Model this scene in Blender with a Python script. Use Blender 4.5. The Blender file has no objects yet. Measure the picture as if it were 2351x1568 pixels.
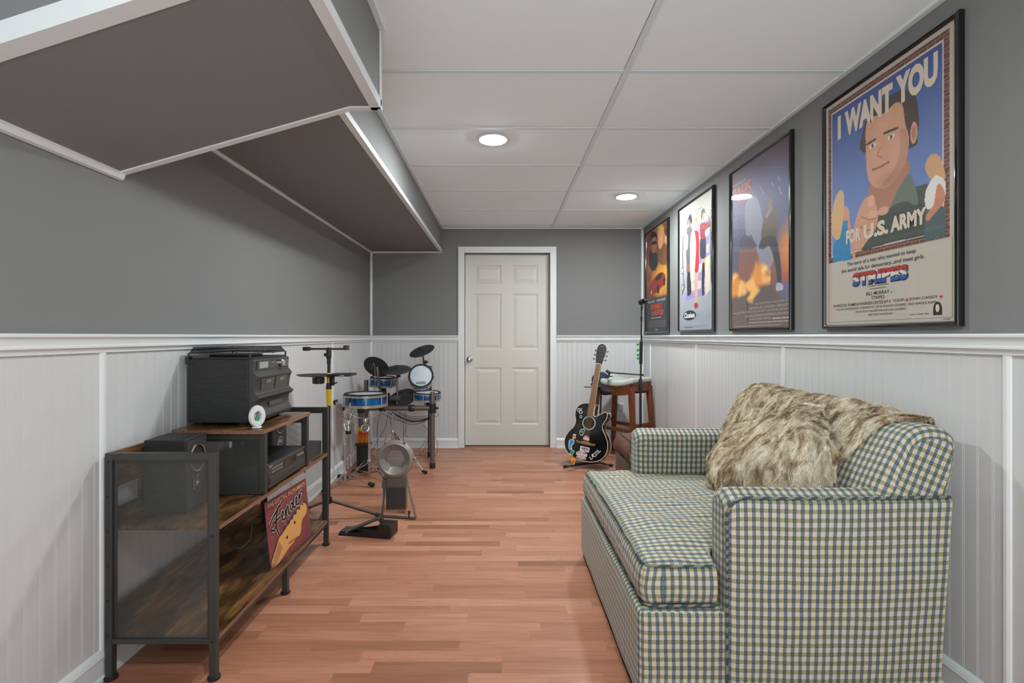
import bpy, bmesh, math, random
import numpy as np
from mathutils import Vector, Matrix, noise as mnoise
C = bpy.context.scene.collection
PI = math.pi
random.seed(7)
R = math.radians

# ---------------------------------------------------------------- camera
CAMZ = 1.189
cam_d = bpy.data.cameras.new('camera'); cam = bpy.data.objects.new('camera', cam_d); C.objects.link(cam)
cam.location = (0, 0, CAMZ); cam.rotation_euler = (PI / 2, 0, 0)
cam_d.sensor_width = 36; cam_d.lens = 36 * 1175 / 2351
cam_d.shift_x = 25.5 / 2351; cam_d.shift_y = -12 / 2351
cam_d.clip_start = .05
bpy.context.scene.camera = cam
# ---------------------------------------------------------------- world, exposure
w = bpy.data.worlds.new('world'); bpy.context.scene.world = w; w.use_nodes = True
# added fill through the open rear, brighter below the horizon to light the ceiling
wt = w.node_tree; tcw = wt.nodes.new('ShaderNodeTexCoord'); spw = wt.nodes.new('ShaderNodeSeparateXYZ'); rw = wt.nodes.new('ShaderNodeValToRGB')
mw = wt.nodes.new('ShaderNodeMath'); mw.operation = 'MULTIPLY_ADD'; mw.inputs[1].default_value = .5; mw.inputs[2].default_value = .5
wt.links.new(tcw.outputs['Generated'], spw.inputs[0]); wt.links.new(spw.outputs[2], mw.inputs[0]); wt.links.new(mw.outputs[0], rw.inputs[0]); wt.links.new(rw.outputs[0], wt.nodes['Background'].inputs[0])
rw.color_ramp.elements[0].position = .42; rw.color_ramp.elements[0].color = (.90, .98, 1, 1)
rw.color_ramp.elements[1].position = .56; rw.color_ramp.elements[1].color = (.40, .43, .44, 1)
wt.nodes['Background'].inputs[1].default_value = 2.9
vs = bpy.context.scene.view_settings
vs.view_transform = 'Standard'; vs.look = 'None'; vs.gamma = 1; vs.use_curve_mapping = False
vs.exposure = 0.25
LAMP = 430.0

def at(px, py, Y):
    return Vector(((px - 1150) * Y / 1175, Y, CAMZ + (772 - py) * Y / 1175))

def s(r, g=None, b=None):
    if g is None: g = b = r
    f = lambda c: ((c / 255 + .055) / 1.055) ** 2.4 if c > 10 else c / 255 / 12.92
    return (f(r), f(g), f(b))

# ---------------------------------------------------------------- materials
class N:
    def __init__(self, name):
        self.m = bpy.data.materials.new(name); self.m.use_nodes = True
        self.t = self.m.node_tree; self.p = self.t.nodes['Principled BSDF']
    def n(self, typ, **kw):
        x = self.t.nodes.new('ShaderNode' + typ)
        for k, v in kw.items():
            if k.startswith('i_'): x.inputs[k[2:].replace('_', ' ')].default_value = v
            else: setattr(x, k, v)
        return x
    def l(self, a, b):
        self.t.links.new(a, b)
    def math(self, op, a, b=None, c=None, clamp=False):
        x = self.t.nodes.new('ShaderNodeMath'); x.operation = op; x.use_clamp = clamp
        for i, v in enumerate((a, b, c)):
            if v is None: continue
            if isinstance(v, (int, float)): x.inputs[i].default_value = v
            else: self.l(v, x.inputs[i])
        return x.outputs[0]
    def mix(self, f, a, b, mode='MIX'):
        x = self.t.nodes.new('ShaderNodeMix'); x.data_type = 'RGBA'; x.blend_type = mode
        for i, v in ((0, f), (6, a), (7, b)):
            if isinstance(v, (int, float)): x.inputs[i].default_value = v
            elif isinstance(v, tuple): x.inputs[i].default_value = v + (1,) if len(v) == 3 else v
            else: self.l(v, x.inputs[i])
        return x.outputs[2]
    def ramp(self, f, stops):
        x = self.t.nodes.new('ShaderNodeValToRGB'); e = x.color_ramp.elements
        while len(e) < len(stops): e.new(.5)
        for el, (p, c) in zip(e, stops):
            el.position = p; el.color = tuple(c) + (1,)
        self.l(f, x.inputs[0]); return x.outputs[0]
    def coords(self, which='Object', scale=(1, 1, 1), rot=(0, 0, 0)):
        tc = self.t.nodes.new('ShaderNodeTexCoord'); mp = self.t.nodes.new('ShaderNodeMapping')
        mp.inputs['Scale'].default_value = scale; mp.inputs['Rotation'].default_value = rot
        self.l(tc.outputs[which], mp.inputs[0]); return mp.outputs[0]
    def noise(self, vec, scale, detail=4, rough=.5, dist=0):
        x = self.n('TexNoise'); x.inputs['Scale'].default_value = scale; x.inputs['Detail'].default_value = detail
        x.inputs['Roughness'].default_value = rough; x.inputs['Distortion'].default_value = dist
        if vec is not None: self.l(vec, x.inputs['Vector'])
        return x.outputs['Fac']
    def bump(self, h, strength=.2, dist=.001):
        b = self.n('Bump'); b.inputs['Strength'].default_value = strength; b.inputs['Distance'].default_value = dist
        self.l(h, b.inputs['Height']); self.l(b.outputs[0], self.p.inputs['Normal'])
    def set(self, col=None, rough=None, metal=None, spec=None, coat=None):
        if col is not None:
            if isinstance(col, tuple): self.p.inputs['Base Color'].default_value = col + (1,)
            else: self.l(col, self.p.inputs['Base Color'])
        if rough is not None:
            if isinstance(rough, (int, float)): self.p.inputs['Roughness'].default_value = rough
            else: self.l(rough, self.p.inputs['Roughness'])
        if metal is not None: self.p.inputs['Metallic'].default_value = metal
        if spec is not None: self.p.inputs['Specular IOR Level'].default_value = spec
        if coat is not None: self.p.inputs['Coat Weight'].default_value = coat; self.p.inputs['Coat Roughness'].default_value = .08
        return self.m

def simple(name, col, rough=.5, metal=0, var=.08, scale=30, bump=0, spec=.5, coat=None):
    k = N(name); f = k.noise(k.coords(), scale, 3)
    lo = tuple(c * (1 - var) for c in col); hi = tuple(min(1, c * (1 + var)) for c in col)
    k.set(k.mix(f, lo, hi), rough, metal, spec, coat)
    if bump: k.bump(k.noise(k.coords(), scale * 8, 2), bump, .001)
    return k.m

M = {}
M['wall'] = simple('grey_wall_paint', s(122, 122, 122), .75, var=.03, scale=3, bump=.05)
M['white'] = simple('white_trim_paint', s(218, 221, 222), .35, var=.015, scale=3)
M['bead'] = simple('white_beadboard_paint', s(202, 202, 203), .4, var=.015, scale=2)
M['ceiling'] = simple('ceiling_tile', s(236, 248, 252), .85, var=.015, scale=8, bump=.15)
M['tee'] = simple('ceiling_grid_metal', s(216, 228, 232), .8, var=.01)
M['door'] = simple('door_paint', s(204, 202, 195), .42, var=.015, scale=4)
M['black'] = simple('black_plastic', s(28, 28, 29), .42)
M['blackmat'] = simple('matte_black_rubber', s(24), .75)
M['screen'] = simple('screen_wire', s(96, 96, 93), .45, 0)
M['blackgloss'] = simple('black_gloss', s(10, 10, 11), .12, spec=.6, coat=.6)
M['steel'] = simple('powder_coated_steel', s(52, 52, 50), .42, 0, scale=60)
M['chrome'] = simple('chrome', s(205, 203, 202), .16, 1)
M['alum'] = simple('brushed_rack_tube', s(122, 114, 110), .35, .75)
M['silver'] = simple('silver_plastic', s(140, 133, 127), .42, .35)
M['rim'] = simple('champagne_rim', s(176, 165, 150), .3, .6)
M['blue'] = None
M['mesh_head'] = simple('white_mesh_head', s(190, 200, 210), .6, bump=.2)
M['yellow'] = simple('yellow_tape', s(236, 196, 12), .4)
M['brownleather'] = simple('dark_brown_leather', s(66, 48, 42), .38, var=.2, scale=9, bump=.3)
M['suede'] = simple('brown_suede', s(84, 50, 36), .8, var=.22, scale=7, bump=.3)
M['redwood'] = None
M['seatpale'] = simple('pale_sage_vinyl', s(186, 194, 186), .5)
M['brass'] = simple('antique_brass', s(170, 150, 110), .3, .9)
M['whiteplastic'] = simple('white_plastic', s(222), .35)
M['green'] = simple('green_plastic', s(20, 150, 50), .4)
M['sandgreen'] = simple('green_sand', s(20, 190, 110), .6)
M['navy'] = simple('navy_cloth', s(38, 46, 56), .85)
M['fret'] = simple('fretboard_wood', s(122, 84, 58), .5, var=.15, scale=40)
M['bridgewood'] = simple('bridge_wood', s(130, 98, 54), .5)
M['cream'] = simple('cream_binding', s(215, 200, 170), .4)
M['greyfoam'] = simple('grey_foam', s(130), .8)
M['darkgrey'] = simple('dark_grey_plastic', s(58, 56, 56), .45)
M['padgrey'] = simple('cymbal_rubber', s(48, 50, 50), .55, bump=.2)
M['cable'] = simple('grey_cable', s(60, 58, 57), .5)
M['cassette'] = simple('cassette_window', s(110, 112, 114), .3)
M['lcd'] = simple('pale_display', s(150, 152, 154), .25)

k = N('blue_drum_wrap'); c = k.coords(scale=(1, 1, .2)); f = k.noise(c, 9, 3)
M['blue'] = k.set(k.ramp(f, [(.3, s(20, 40, 110)), (.5, s(10, 100, 160)), (.7, s(40, 60, 140))]), .25, .3)
k = N('red_brown_wood'); c = k.coords(scale=(14, 14, 1)); f = k.noise(c, 3, 6, .6)
M['redwood'] = k.set(k.ramp(f, [(.3, s(80, 38, 20)), (.7, s(124, 66, 36))]), .35)
k = N('rustic_board'); c = k.coords(scale=(8, 1, 8)); f = k.noise(c, 7, 8, .65, .6); g = k.noise(k.coords(scale=(2.2, 1, 2.2)), 5, 3)
col = k.ramp(f, [(.32, s(48, 32, 22)), (.5, s(112, 78, 44)), (.68, s(164, 116, 66))])
dk = k.ramp(g, [(.38, (.12, .11, .10)), (.58, (1, 1, 1))])
M['rustic'] = k.set(k.mix(.85, col, dk, 'MULTIPLY'), .3); k.bump(f, .1)
k = N('brown_edge_band'); c = k.coords(scale=(1, 1, 1)); f = k.noise(k.coords(scale=(20, 1, 20)), 5, 4)
M['edge'] = k.set(k.ramp(f, [(.3, s(104, 70, 52)), (.7, s(146, 102, 78))]), .5)
k = N('black_ash_veneer'); f = k.noise(k.coords(scale=(4, 4, 40)), 6, 5)
M['ash'] = k.set(k.ramp(f, [(.3, s(20)), (.75, s(42))]), .55); k.bump(f, .15)

# laminate floor : short strips laid across the room
def floor_mat():
    k = N('laminate_strip_floor')
    tc = k.n('TexCoord'); sp = k.n('SeparateXYZ'); k.l(tc.outputs['Object'], sp.inputs[0])
    x, y = sp.outputs[0], sp.outputs[1]
    row = k.math('FLOOR', k.math('DIVIDE', y, .0645))
    wn = k.n('TexWhiteNoise', noise_dimensions='1D'); k.l(row, wn.inputs['W'])
    ln = k.math('MULTIPLY_ADD', wn.outputs['Value'], .22, .42)
    wn2 = k.n('TexWhiteNoise', noise_dimensions='1D'); k.l(k.math('ADD', row, 37.3), wn2.inputs['W'])
    xo = k.math('ADD', x, k.math('MULTIPLY', wn2.outputs['Value'], 5.0))
    xd = k.math('DIVIDE', xo, ln); ci = k.math('FLOOR', xd)
    cb = k.n('CombineXYZ'); k.l(row, cb.inputs[0]); k.l(ci, cb.inputs[1])
    wn3 = k.n('TexWhiteNoise', noise_dimensions='3D'); k.l(cb.outputs[0], wn3.inputs['Vector'])
    rv = wn3.outputs['Value']
    # grain, displaced per strip
    cb2 = k.n('CombineXYZ'); k.l(k.math('MULTIPLY_ADD', rv, 9.0, x), cb2.inputs[0]); k.l(k.math('MULTIPLY', y, 26.0), cb2.inputs[1]); k.l(k.math('MULTIPLY', rv, 20.0), cb2.inputs[2])
    g = k.noise(cb2.outputs[0], 4.0, 8, .68, .3)
    cb4 = k.n('CombineXYZ'); k.l(k.math('MULTIPLY_ADD', rv, 7.0, k.math('MULTIPLY', x, .8)), cb4.inputs[0]); k.l(k.math('MULTIPLY', y, 9.0), cb4.inputs[1]); k.l(k.math('MULTIPLY', rv, 31.0), cb4.inputs[2])
    g2 = k.noise(cb4.outputs[0], 3.0, 3, .5, .6)
    cb3 = k.n('CombineXYZ'); k.l(k.math('MULTIPLY_ADD', rv, 5.0, k.math('MULTIPLY', xo, 1.1)), cb3.inputs[0]); k.l(k.math('MULTIPLY', y, 11.0), cb3.inputs[1]); k.l(k.math('MULTIPLY', rv, 13.0), cb3.inputs[2])
    wv = k.noise(cb3.outputs[0], 1.7, 1, .4, 1.2)
    rings = k.math('PINGPONG', k.math('MULTIPLY', wv, 17.0), .5)
    base = k.ramp(rv, [(0, s(148, 100, 76)), (.12, s(166, 112, 87)), (.3, s(178, 122, 97)), (.7, s(184, 128, 102)), (1, s(196, 142, 116))])
    gr = k.ramp(g, [(.32, (.66, .60, .55)), (.52, (1, 1, 1)), (.75, (1.0, 1.0, 1.0))])
    c1 = k.mix(.62, base, gr, 'MULTIPLY')
    gr2 = k.ramp(g2, [(.34, (.80, .76, .72)), (.56, (1, 1, 1))])
    c1 = k.mix(.8, c1, gr2, 'MULTIPLY')
    rg = k.ramp(rings, [(0, (.70, .64, .60)), (.14, (1, 1, 1)), (1, (1, 1, 1))])
    cath = k.math('MULTIPLY', k.math('GREATER_THAN', k.math('FRACT', k.math('MULTIPLY', rv, 7.3)), .55), .6)
    c1 = k.mix(cath, c1, rg, 'MULTIPLY')
    fy = k.math('FRACT', k.math('DIVIDE', y, .1935)); fx = k.math('FRACT', xd)
    ly = k.math('LESS_THAN', k.math('MINIMUM', fy, k.math('SUBTRACT', 1, fy)), .004)
    lx = k.math('LESS_THAN', k.math('MINIMUM', fx, k.math('SUBTRACT', 1, fx)), .0016)
    ln_ = k.math('MAXIMUM', ly, lx)
    c1 = k.mix(k.math('MULTIPLY', ln_, .3), c1, s(100, 60, 45))
    k.set(c1, .36, spec=.4); k.bump(g, .06)
    return k.m
M['floor'] = floor_mat()

def plaid_mat():
    k = N('plaid_upholstery')
    uv = k.n('UVMap'); uv.uv_map = 'UVMap'
    nz = k.n('TexNoise'); nz.inputs['Scale'].default_value = 9; k.l(uv.outputs[0], nz.inputs['Vector'])
    vm = k.n('VectorMath', operation='MULTIPLY_ADD'); k.l(nz.outputs['Color'], vm.inputs[0]); vm.inputs[1].default_value = (.006, .006, 0); k.l(uv.outputs[0], vm.inputs[2])
    sp = k.n('SeparateXYZ'); k.l(vm.outputs[0], sp.inputs[0])
    fu = k.math('FRACT', k.math('DIVIDE', sp.outputs[0], .0246)); fv = k.math('FRACT', k.math('DIVIDE', sp.outputs[1], .0278))
    a = k.math('LESS_THAN', fu, .46); b = k.math('LESS_THAN', fv, .47)
    th = k.noise(k.coords('UV', (900, 90, 1)), 1, 2)
    cream = k.mix(th, s(190, 172, 148), s(208, 190, 168)); blue = k.mix(th, s(88, 104, 124), s(112, 128, 148))
    grn = k.mix(th, s(134, 136, 102), s(152, 152, 118)); dkg = k.mix(th, s(58, 74, 72), s(76, 90, 88))
    col = k.mix(a, k.mix(b, cream, grn), k.mix(b, blue, dkg))
    du = k.math('ABSOLUTE', k.math('SUBTRACT', fu, .23)); dv = k.math('ABSOLUTE', k.math('SUBTRACT', fv, .235))
    dot = k.math('LESS_THAN', k.math('ADD', du, dv), .075)
    col = k.mix(k.math('MULTIPLY', dot, .75), col, s(150, 156, 60))
    k.set(col, .62, spec=.3); k.p.inputs['Sheen Weight'].default_value = .15
    k.bump(th, .12, .0006)
    return k.m
M['plaid'] = plaid_mat()
k = N('piping_cord_plaid'); f = k.math('LESS_THAN', k.math('FRACT', k.math('MULTIPLY', k.noise(k.coords(), 1, 0), 60)), .5)
M['piping'] = k.set(k.mix(f, s(52, 66, 76), s(120, 120, 110)), .7)

def fur_mat():
    k = N('faux_fur_pile')
    a = k.noise(k.coords(scale=(1.3, 2.0, .8)), 11, 4, .6, 1.0)
    b = k.noise(k.coords(scale=(5, 9, 3)), 9, 3, .6)
    f = k.math('ADD', k.math('MULTIPLY', a, .75), k.math('MULTIPLY', b, .25))
    k.set(k.ramp(f, [(.36, s(126, 104, 78)), (.44, s(182, 160, 130)), (.51, s(220, 206, 182)), (.60, s(242, 234, 216))]), .8, spec=.2)
    return k.m
M['fur'] = fur_mat()
k = N('leopard_print'); v = k.n('TexVoronoi'); v.inputs['Scale'].default_value = 60; k.l(k.coords(), v.inputs['Vector'])
M['leopard'] = k.set(k.ramp(v.outputs['Distance'], [(.25, s(20, 14, 10)), (.42, s(200, 120, 40))]), .6)
k = N('yellow_black_tape'); f = k.noise(k.coords(scale=(1, 1, 1.5)), 35, 3)
M['hazard'] = k.set(k.ramp(f, [(.40, s(25, 24, 20)), (.44, s(238, 200, 14))]), .4)
k = N('orange_stick_wrap'); f = k.noise(k.coords(scale=(1, 1, .4)), 40, 2)
M['stick'] = k.set(k.ramp(f, [(.4, s(215, 60, 12)), (.6, s(240, 170, 20))]), .4)
k = N('printed_colour'); at_ = k.n('Attribute', attribute_name='Col')
M['print'] = k.set(at_.outputs['Color'], .55)
k = N('decal_colour'); at_ = k.n('Attribute', attribute_name='Col')
M['decal'] = k.set(at_.outputs['Color'], .3)

def glass_mat(name, tint=(1, 1, 1), refl=.06):
    k = N(name); k.t.nodes.remove(k.p)
    tr = k.n('BsdfTransparent'); tr.inputs[0].default_value = tint + (1,)
    gl = k.n('BsdfGlossy'); gl.inputs['Roughness'].default_value = .03
    fr = k.n('LayerWeight'); fr.inputs[0].default_value = .5
    ff = k.math('MULTIPLY_ADD', k.math('POWER', fr.outputs['Facing'], 5.0), .5, .022)
    mx = k.n('MixShader'); k.l(ff, mx.inputs[0]); k.l(tr.outputs[0], mx.inputs[1]); k.l(gl.outputs[0], mx.inputs[2])
    k.l(mx.outputs[0], k.t.nodes['Material Output'].inputs[0]); return k.m
M['glass'] = glass_mat('picture_glazing')
M['smoke'] = glass_mat('smoked_lid', (.36, .36, .37))
M['clear'] = glass_mat('clear_tube', (.85, .87, .88))
k = N('lamp_diffuser'); k.p.inputs['Emission Color'].default_value = (.935, 1, 1, 1); k.p.inputs['Emission Strength'].default_value = LAMP
k.set(s(240), .5); M['lamp'] = k.m

# ---------------------------------------------------------------- mesh builder
def org(o):
    v = Vector((0, 0, 0))
    while o: v = v + o.location; o = o.parent
    return v

class MB:
    def __init__(self, xf=None):
        self.v = []; self.f = []; self.m = []; self.c = []; self.uv = []; self.xf = xf; self.st = []
    def add(self, vs_, fs, mi=0, col=None, uvs=None):
        o = len(self.v); self.st.append((o, len(self.f)))
        if self.xf is not None: vs_ = [self.xf @ Vector(p) for p in vs_]
        self.v += [tuple(p) for p in vs_]
        for i, f in enumerate(fs):
            self.f.append([a + o for a in f]); self.m.append(mi); self.c.append(col)
            self.uv.append(uvs[i] if uvs else None)
        return self
    def box(self, x0, x1, y0, y1, z0, z1, mi=0, col=None):
        return self.add([(x0, y0, z0), (x1, y0, z0), (x1, y1, z0), (x0, y1, z0), (x0, y0, z1), (x1, y0, z1), (x1, y1, z1), (x0, y1, z1)],
            [(0, 3, 2, 1), (4, 5, 6, 7), (0, 1, 5, 4), (1, 2, 6, 5), (2, 3, 7, 6), (3, 0, 4, 7)], mi, col)
    def bar(self, a, b, w_, h, up=(0, 0, 1), mi=0):
        a = Vector(a); b = Vector(b); d = (b - a).normalized(); up = Vector(up)
        if abs(d.dot(up)) > .98: up = Vector((0, 1, 0))
        sx = d.cross(up).normalized() * w_ / 2; sy = sx.cross(d).normalized() * h / 2
        vs_ = [p + q for p in (a, b) for q in (-sx - sy, sx - sy, sx + sy, -sx + sy)]
        return self.add(vs_, [(0, 1, 2, 3), (7, 6, 5, 4), (0, 4, 5, 1), (1, 5, 6, 2), (2, 6, 7, 3), (3, 7, 4, 0)], mi)
    def tube(self, pts, r, seg=12, mi=0, cap=True, closed=False):
        pts = [Vector(p) for p in pts]; n = len(pts)
        rs = r if isinstance(r, (list, tuple)) else [r] * n
        vs_ = []; ref = None
        for i, p in enumerate(pts):
            if closed: d = pts[(i + 1) % n] - pts[i - 1]
            else: d = pts[min(i + 1, n - 1)] - pts[max(i - 1, 0)]
            d.normalize()
            if ref is None:
                ref = d.cross(Vector((0, 0, 1)));
                if ref.length < .05: ref = d.cross(Vector((0, 1, 0)))
            ref = (ref - d * ref.dot(d)).normalized(); q = d.cross(ref)
            for k_ in range(seg):
                a = 2 * PI * k_ / seg; vs_.append(p + (ref * math.cos(a) + q * math.sin(a)) * rs[i])
        fs = []
        for i in range(n if closed else n - 1):
            for k_ in range(seg):
                j = (i + 1) % n; k2 = (k_ + 1) % seg
                fs.append((i * seg + k_, i * seg + k2, j * seg + k2, j * seg + k_))
        if cap and not closed: fs += [tuple(range(seg))[::-1], tuple(range((n - 1) * seg, n * seg))]
        return self.add(vs_, fs, mi)
    def lathe(self, prof, c=(0, 0, 0), axis=(0, 0, 1), seg=32, mi=0, sc=(1, 1), up=None):
        ax = Vector(axis).normalized(); c = Vector(c)
        q = Vector(up) if up else (Vector((0, 0, 1)) if abs(ax.z) < .9 else Vector((0, 1, 0)))
        e1 = (q - ax * q.dot(ax)).normalized(); e2 = ax.cross(e1)
        vs_ = [c + ax * h + (e1 * math.cos(2 * PI * k_ / seg) * sc[0] + e2 * math.sin(2 * PI * k_ / seg) * sc[1]) * max(r, 1e-5) for r, h in prof for k_ in range(seg)]
        fs = []
        for i in range(len(prof) - 1):
            for k_ in range(seg):
                k2 = (k_ + 1) % seg; fs.append((i * seg + k_, i * seg + k2, (i + 1) * seg + k2, (i + 1) * seg + k_))
        if prof[0][0] > 1e-4: fs.append(tuple(range(seg))[::-1])
        if prof[-1][0] > 1e-4: fs.append(tuple(range((len(prof) - 1) * seg, len(prof) * seg)))
        return self.add(vs_, fs, mi)
    def prism(self, poly, fn, h0, h1, mi=0, col=None):
        n = len(poly)
        vs_ = [fn(x, y, h0) for x, y in poly] + [fn(x, y, h1) for x, y in poly]
        fs = [tuple(range(n))[::-1], tuple(range(n, 2 * n))] + [(i, (i + 1) % n, n + (i + 1) % n, n + i) for i in range(n)]
        return self.add(vs_, fs, mi, col)
    def rbox(self, x0, x1, y0, y1, z0, z1, r, n=5, g=(0, 0, 0), defo=None, mi=0):
        """rounded box, n rings in the rounding, g extra divisions of the flats; uv in metres by face direction"""
        def ticks(a, b, k_):
            t = [a + r - r * math.cos(PI / 2 * i / n) for i in range(n)]
            t = [a + r * (1 - math.cos(i / n * PI / 2)) * 1.0 for i in range(n)]
            inner = [a + r + (b - a - 2 * r) * i / (k_ + 1) for i in range(k_ + 2)]
            t2 = [b - r * (1 - math.cos(i / n * PI / 2)) for i in range(n)][::-1]
            return t + inner + t2
        T = [ticks(x0, x1, g[0]), ticks(y0, y1, g[1]), ticks(z0, z1, g[2])]
        lo = Vector((x0 + r, y0 + r, z0 + r)); hi = Vector((x1 - r, y1 - r, z1 - r))
        key = {}; vs_ = []; fs = []; uvs = []
        def V(p):
            kk = tuple(round(a, 6) for a in p)
            if kk not in key:
                q = Vector([min(max(p[i], lo[i]), hi[i]) for i in range(3)]); d = Vector(p) - q
                if d.length > 1e-9:
                    d = d.normalized() * r
                o = q + d
                key[kk] = len(vs_); vs_.append(defo(o) if defo else o)
            return key[kk]
        for ax in range(3):
            a, b = [(1, 2), (0, 2), (0, 1)][ax]
            for side in (0, 1):
                cst = (x0, y0, z0)[ax] if side == 0 else (x1, y1, z1)[ax]
                for i in range(len(T[a]) - 1):
                    for j in range(len(T[b]) - 1):
                        q = []; u = []
                        for (ii, jj) in ((i, j), (i + 1, j), (i + 1, j + 1), (i, j + 1)):
                            p = [0, 0, 0]; p[ax] = cst; p[a] = T[a][ii]; p[b] = T[b][jj]
                            q.append(V(p)); u.append((p[a], p[b]) if ax < 2 else ((p[1], p[0] - x0 + z1)))
                        if len(set(q)) < 3: continue
                        if (side == 0) != (ax == 1): q = q[::-1]; u = u[::-1]
                        fs.append(tuple(q)); uvs.append(u)
        return self.add(vs_, fs, mi, None, uvs)
    def build_each(self, name, mats, parent=None, **kw):
        S = self.st + [(len(self.v), len(self.f))]; out = []
        for (v0, f0), (v1, f1) in zip(S[:-1], S[1:]):
            m_ = MB(); m_.v = self.v[v0:v1]; m_.f = [[q - v0 for q in f] for f in self.f[f0:f1]]
            m_.m = self.m[f0:f1]; m_.c = self.c[f0:f1]; m_.uv = self.uv[f0:f1]; out.append(m_.build(name, mats, parent, **kw))
        return out
    def build(self, name, mats, parent=None, smooth=True, bevel=0, ang=38, recalc=True):
        if not isinstance(mats, (list, tuple)): mats = [mats]
        me = bpy.data.meshes.new(name); o_ = org(parent)
        inv = None
        me.from_pydata([tuple(Vector(p) - o_) for p in self.v], [], self.f)
        for m_ in mats: me.materials.append(m_)
        me.polygons.foreach_set('material_index', self.m)
        if any(c is not None for c in self.c):
            ca = me.color_attributes.new('Col', 'FLOAT_COLOR', 'CORNER'); arr = []
            for f, c in zip(self.f, self.c): arr += list((c or (1, 1, 1)) + (1,)) * len(f)
            ca.data.foreach_set('color', arr)
        if any(u is not None for u in self.uv):
            ul = me.uv_layers.new(name='UVMap'); arr = []
            for f, u in zip(self.f, self.uv):
                for i in range(len(f)): arr += list(u[i]) if u else [0, 0]
            ul.data.foreach_set('uv', arr)
        bm = bmesh.new(); bm.from_mesh(me)
        if recalc: bmesh.ops.recalc_face_normals(bm, faces=bm.faces)
        if smooth:
            for f in bm.faces: f.smooth = True
            for e in bm.edges:
                if len(e.link_faces) == 2 and e.calc_face_angle(0) > R(ang): e.smooth = False
        bm.to_mesh(me); bm.free(); me.update()
        o = bpy.data.objects.new(name, me); C.objects.link(o); o.parent = parent
        if bevel:
            b = o.modifiers.new('bevel', 'BEVEL'); b.width = bevel; b.segments = 2; b.limit_method = 'ANGLE'; b.angle_limit = R(40)
        return o

def tag(o, label=None, cat=None, group=None, kind=None):
    if label: o['label'] = label
    if cat: o['category'] = cat
    if group: o['group'] = group
    if kind: o['kind'] = kind
    return o
def thing(name, loc, label, cat, group=None):
    o = bpy.data.objects.new(name, None); C.objects.link(o); o.location = loc; o.empty_display_size = .05
    return tag(o, label, cat, group)
def struct(o): o['kind'] = 'structure'; return o
def dup(root, loc, label=None):
    r = root.copy(); C.objects.link(r); r.location = loc
    if label: r['label'] = label
    for ch in list(root.children):
        c = ch.copy(); C.objects.link(c); c.parent = r
        for g in list(ch.children):
            d = g.copy(); C.objects.link(d); d.parent = c
    return r
def lathe_o(name, prof, c, axis, mat, parent, seg=32, sc=(1, 1), up=None):
    return MB().lathe(prof, c, axis, seg, 0, sc, up).build(name, mat, parent)
def tube_o(name, pts, r, mat, parent, seg=12): return MB().tube(pts, r, seg).build(name, mat, parent)
def arc(pts, n=10):
    """catmull-rom through open points"""
    P = [Vector(p) for p in pts]; P = [P[0] * 2 - P[1]] + P + [P[-1] * 2 - P[-2]]; out = []
    for i in range(1, len(P) - 2):
        for k_ in range(n):
            t = k_ / n; a, b, c, d = P[i - 1:i + 3]
            out.append(.5 * ((2 * b) + (c - a) * t + (2 * a - 5 * b + 4 * c - d) * t * t + (3 * b - a - 3 * c + d) * t ** 3))
    out.append(P[-2]); return out
def loop2(pts, n=6):
    m_ = len(pts); out = []
    for i in range(m_):
        a, b, c, d = [np.array(pts[(i + k_ - 1) % m_], float) for k_ in range(4)]
        for k_ in range(n):
            t = k_ / n; q = .5 * ((2 * b) + (c - a) * t + (2 * a - 5 * b + 4 * c - d) * t * t + (3 * b - a - 3 * c + d) * t ** 3)
            out.append((float(q[0]), float(q[1])))
    return out

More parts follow.
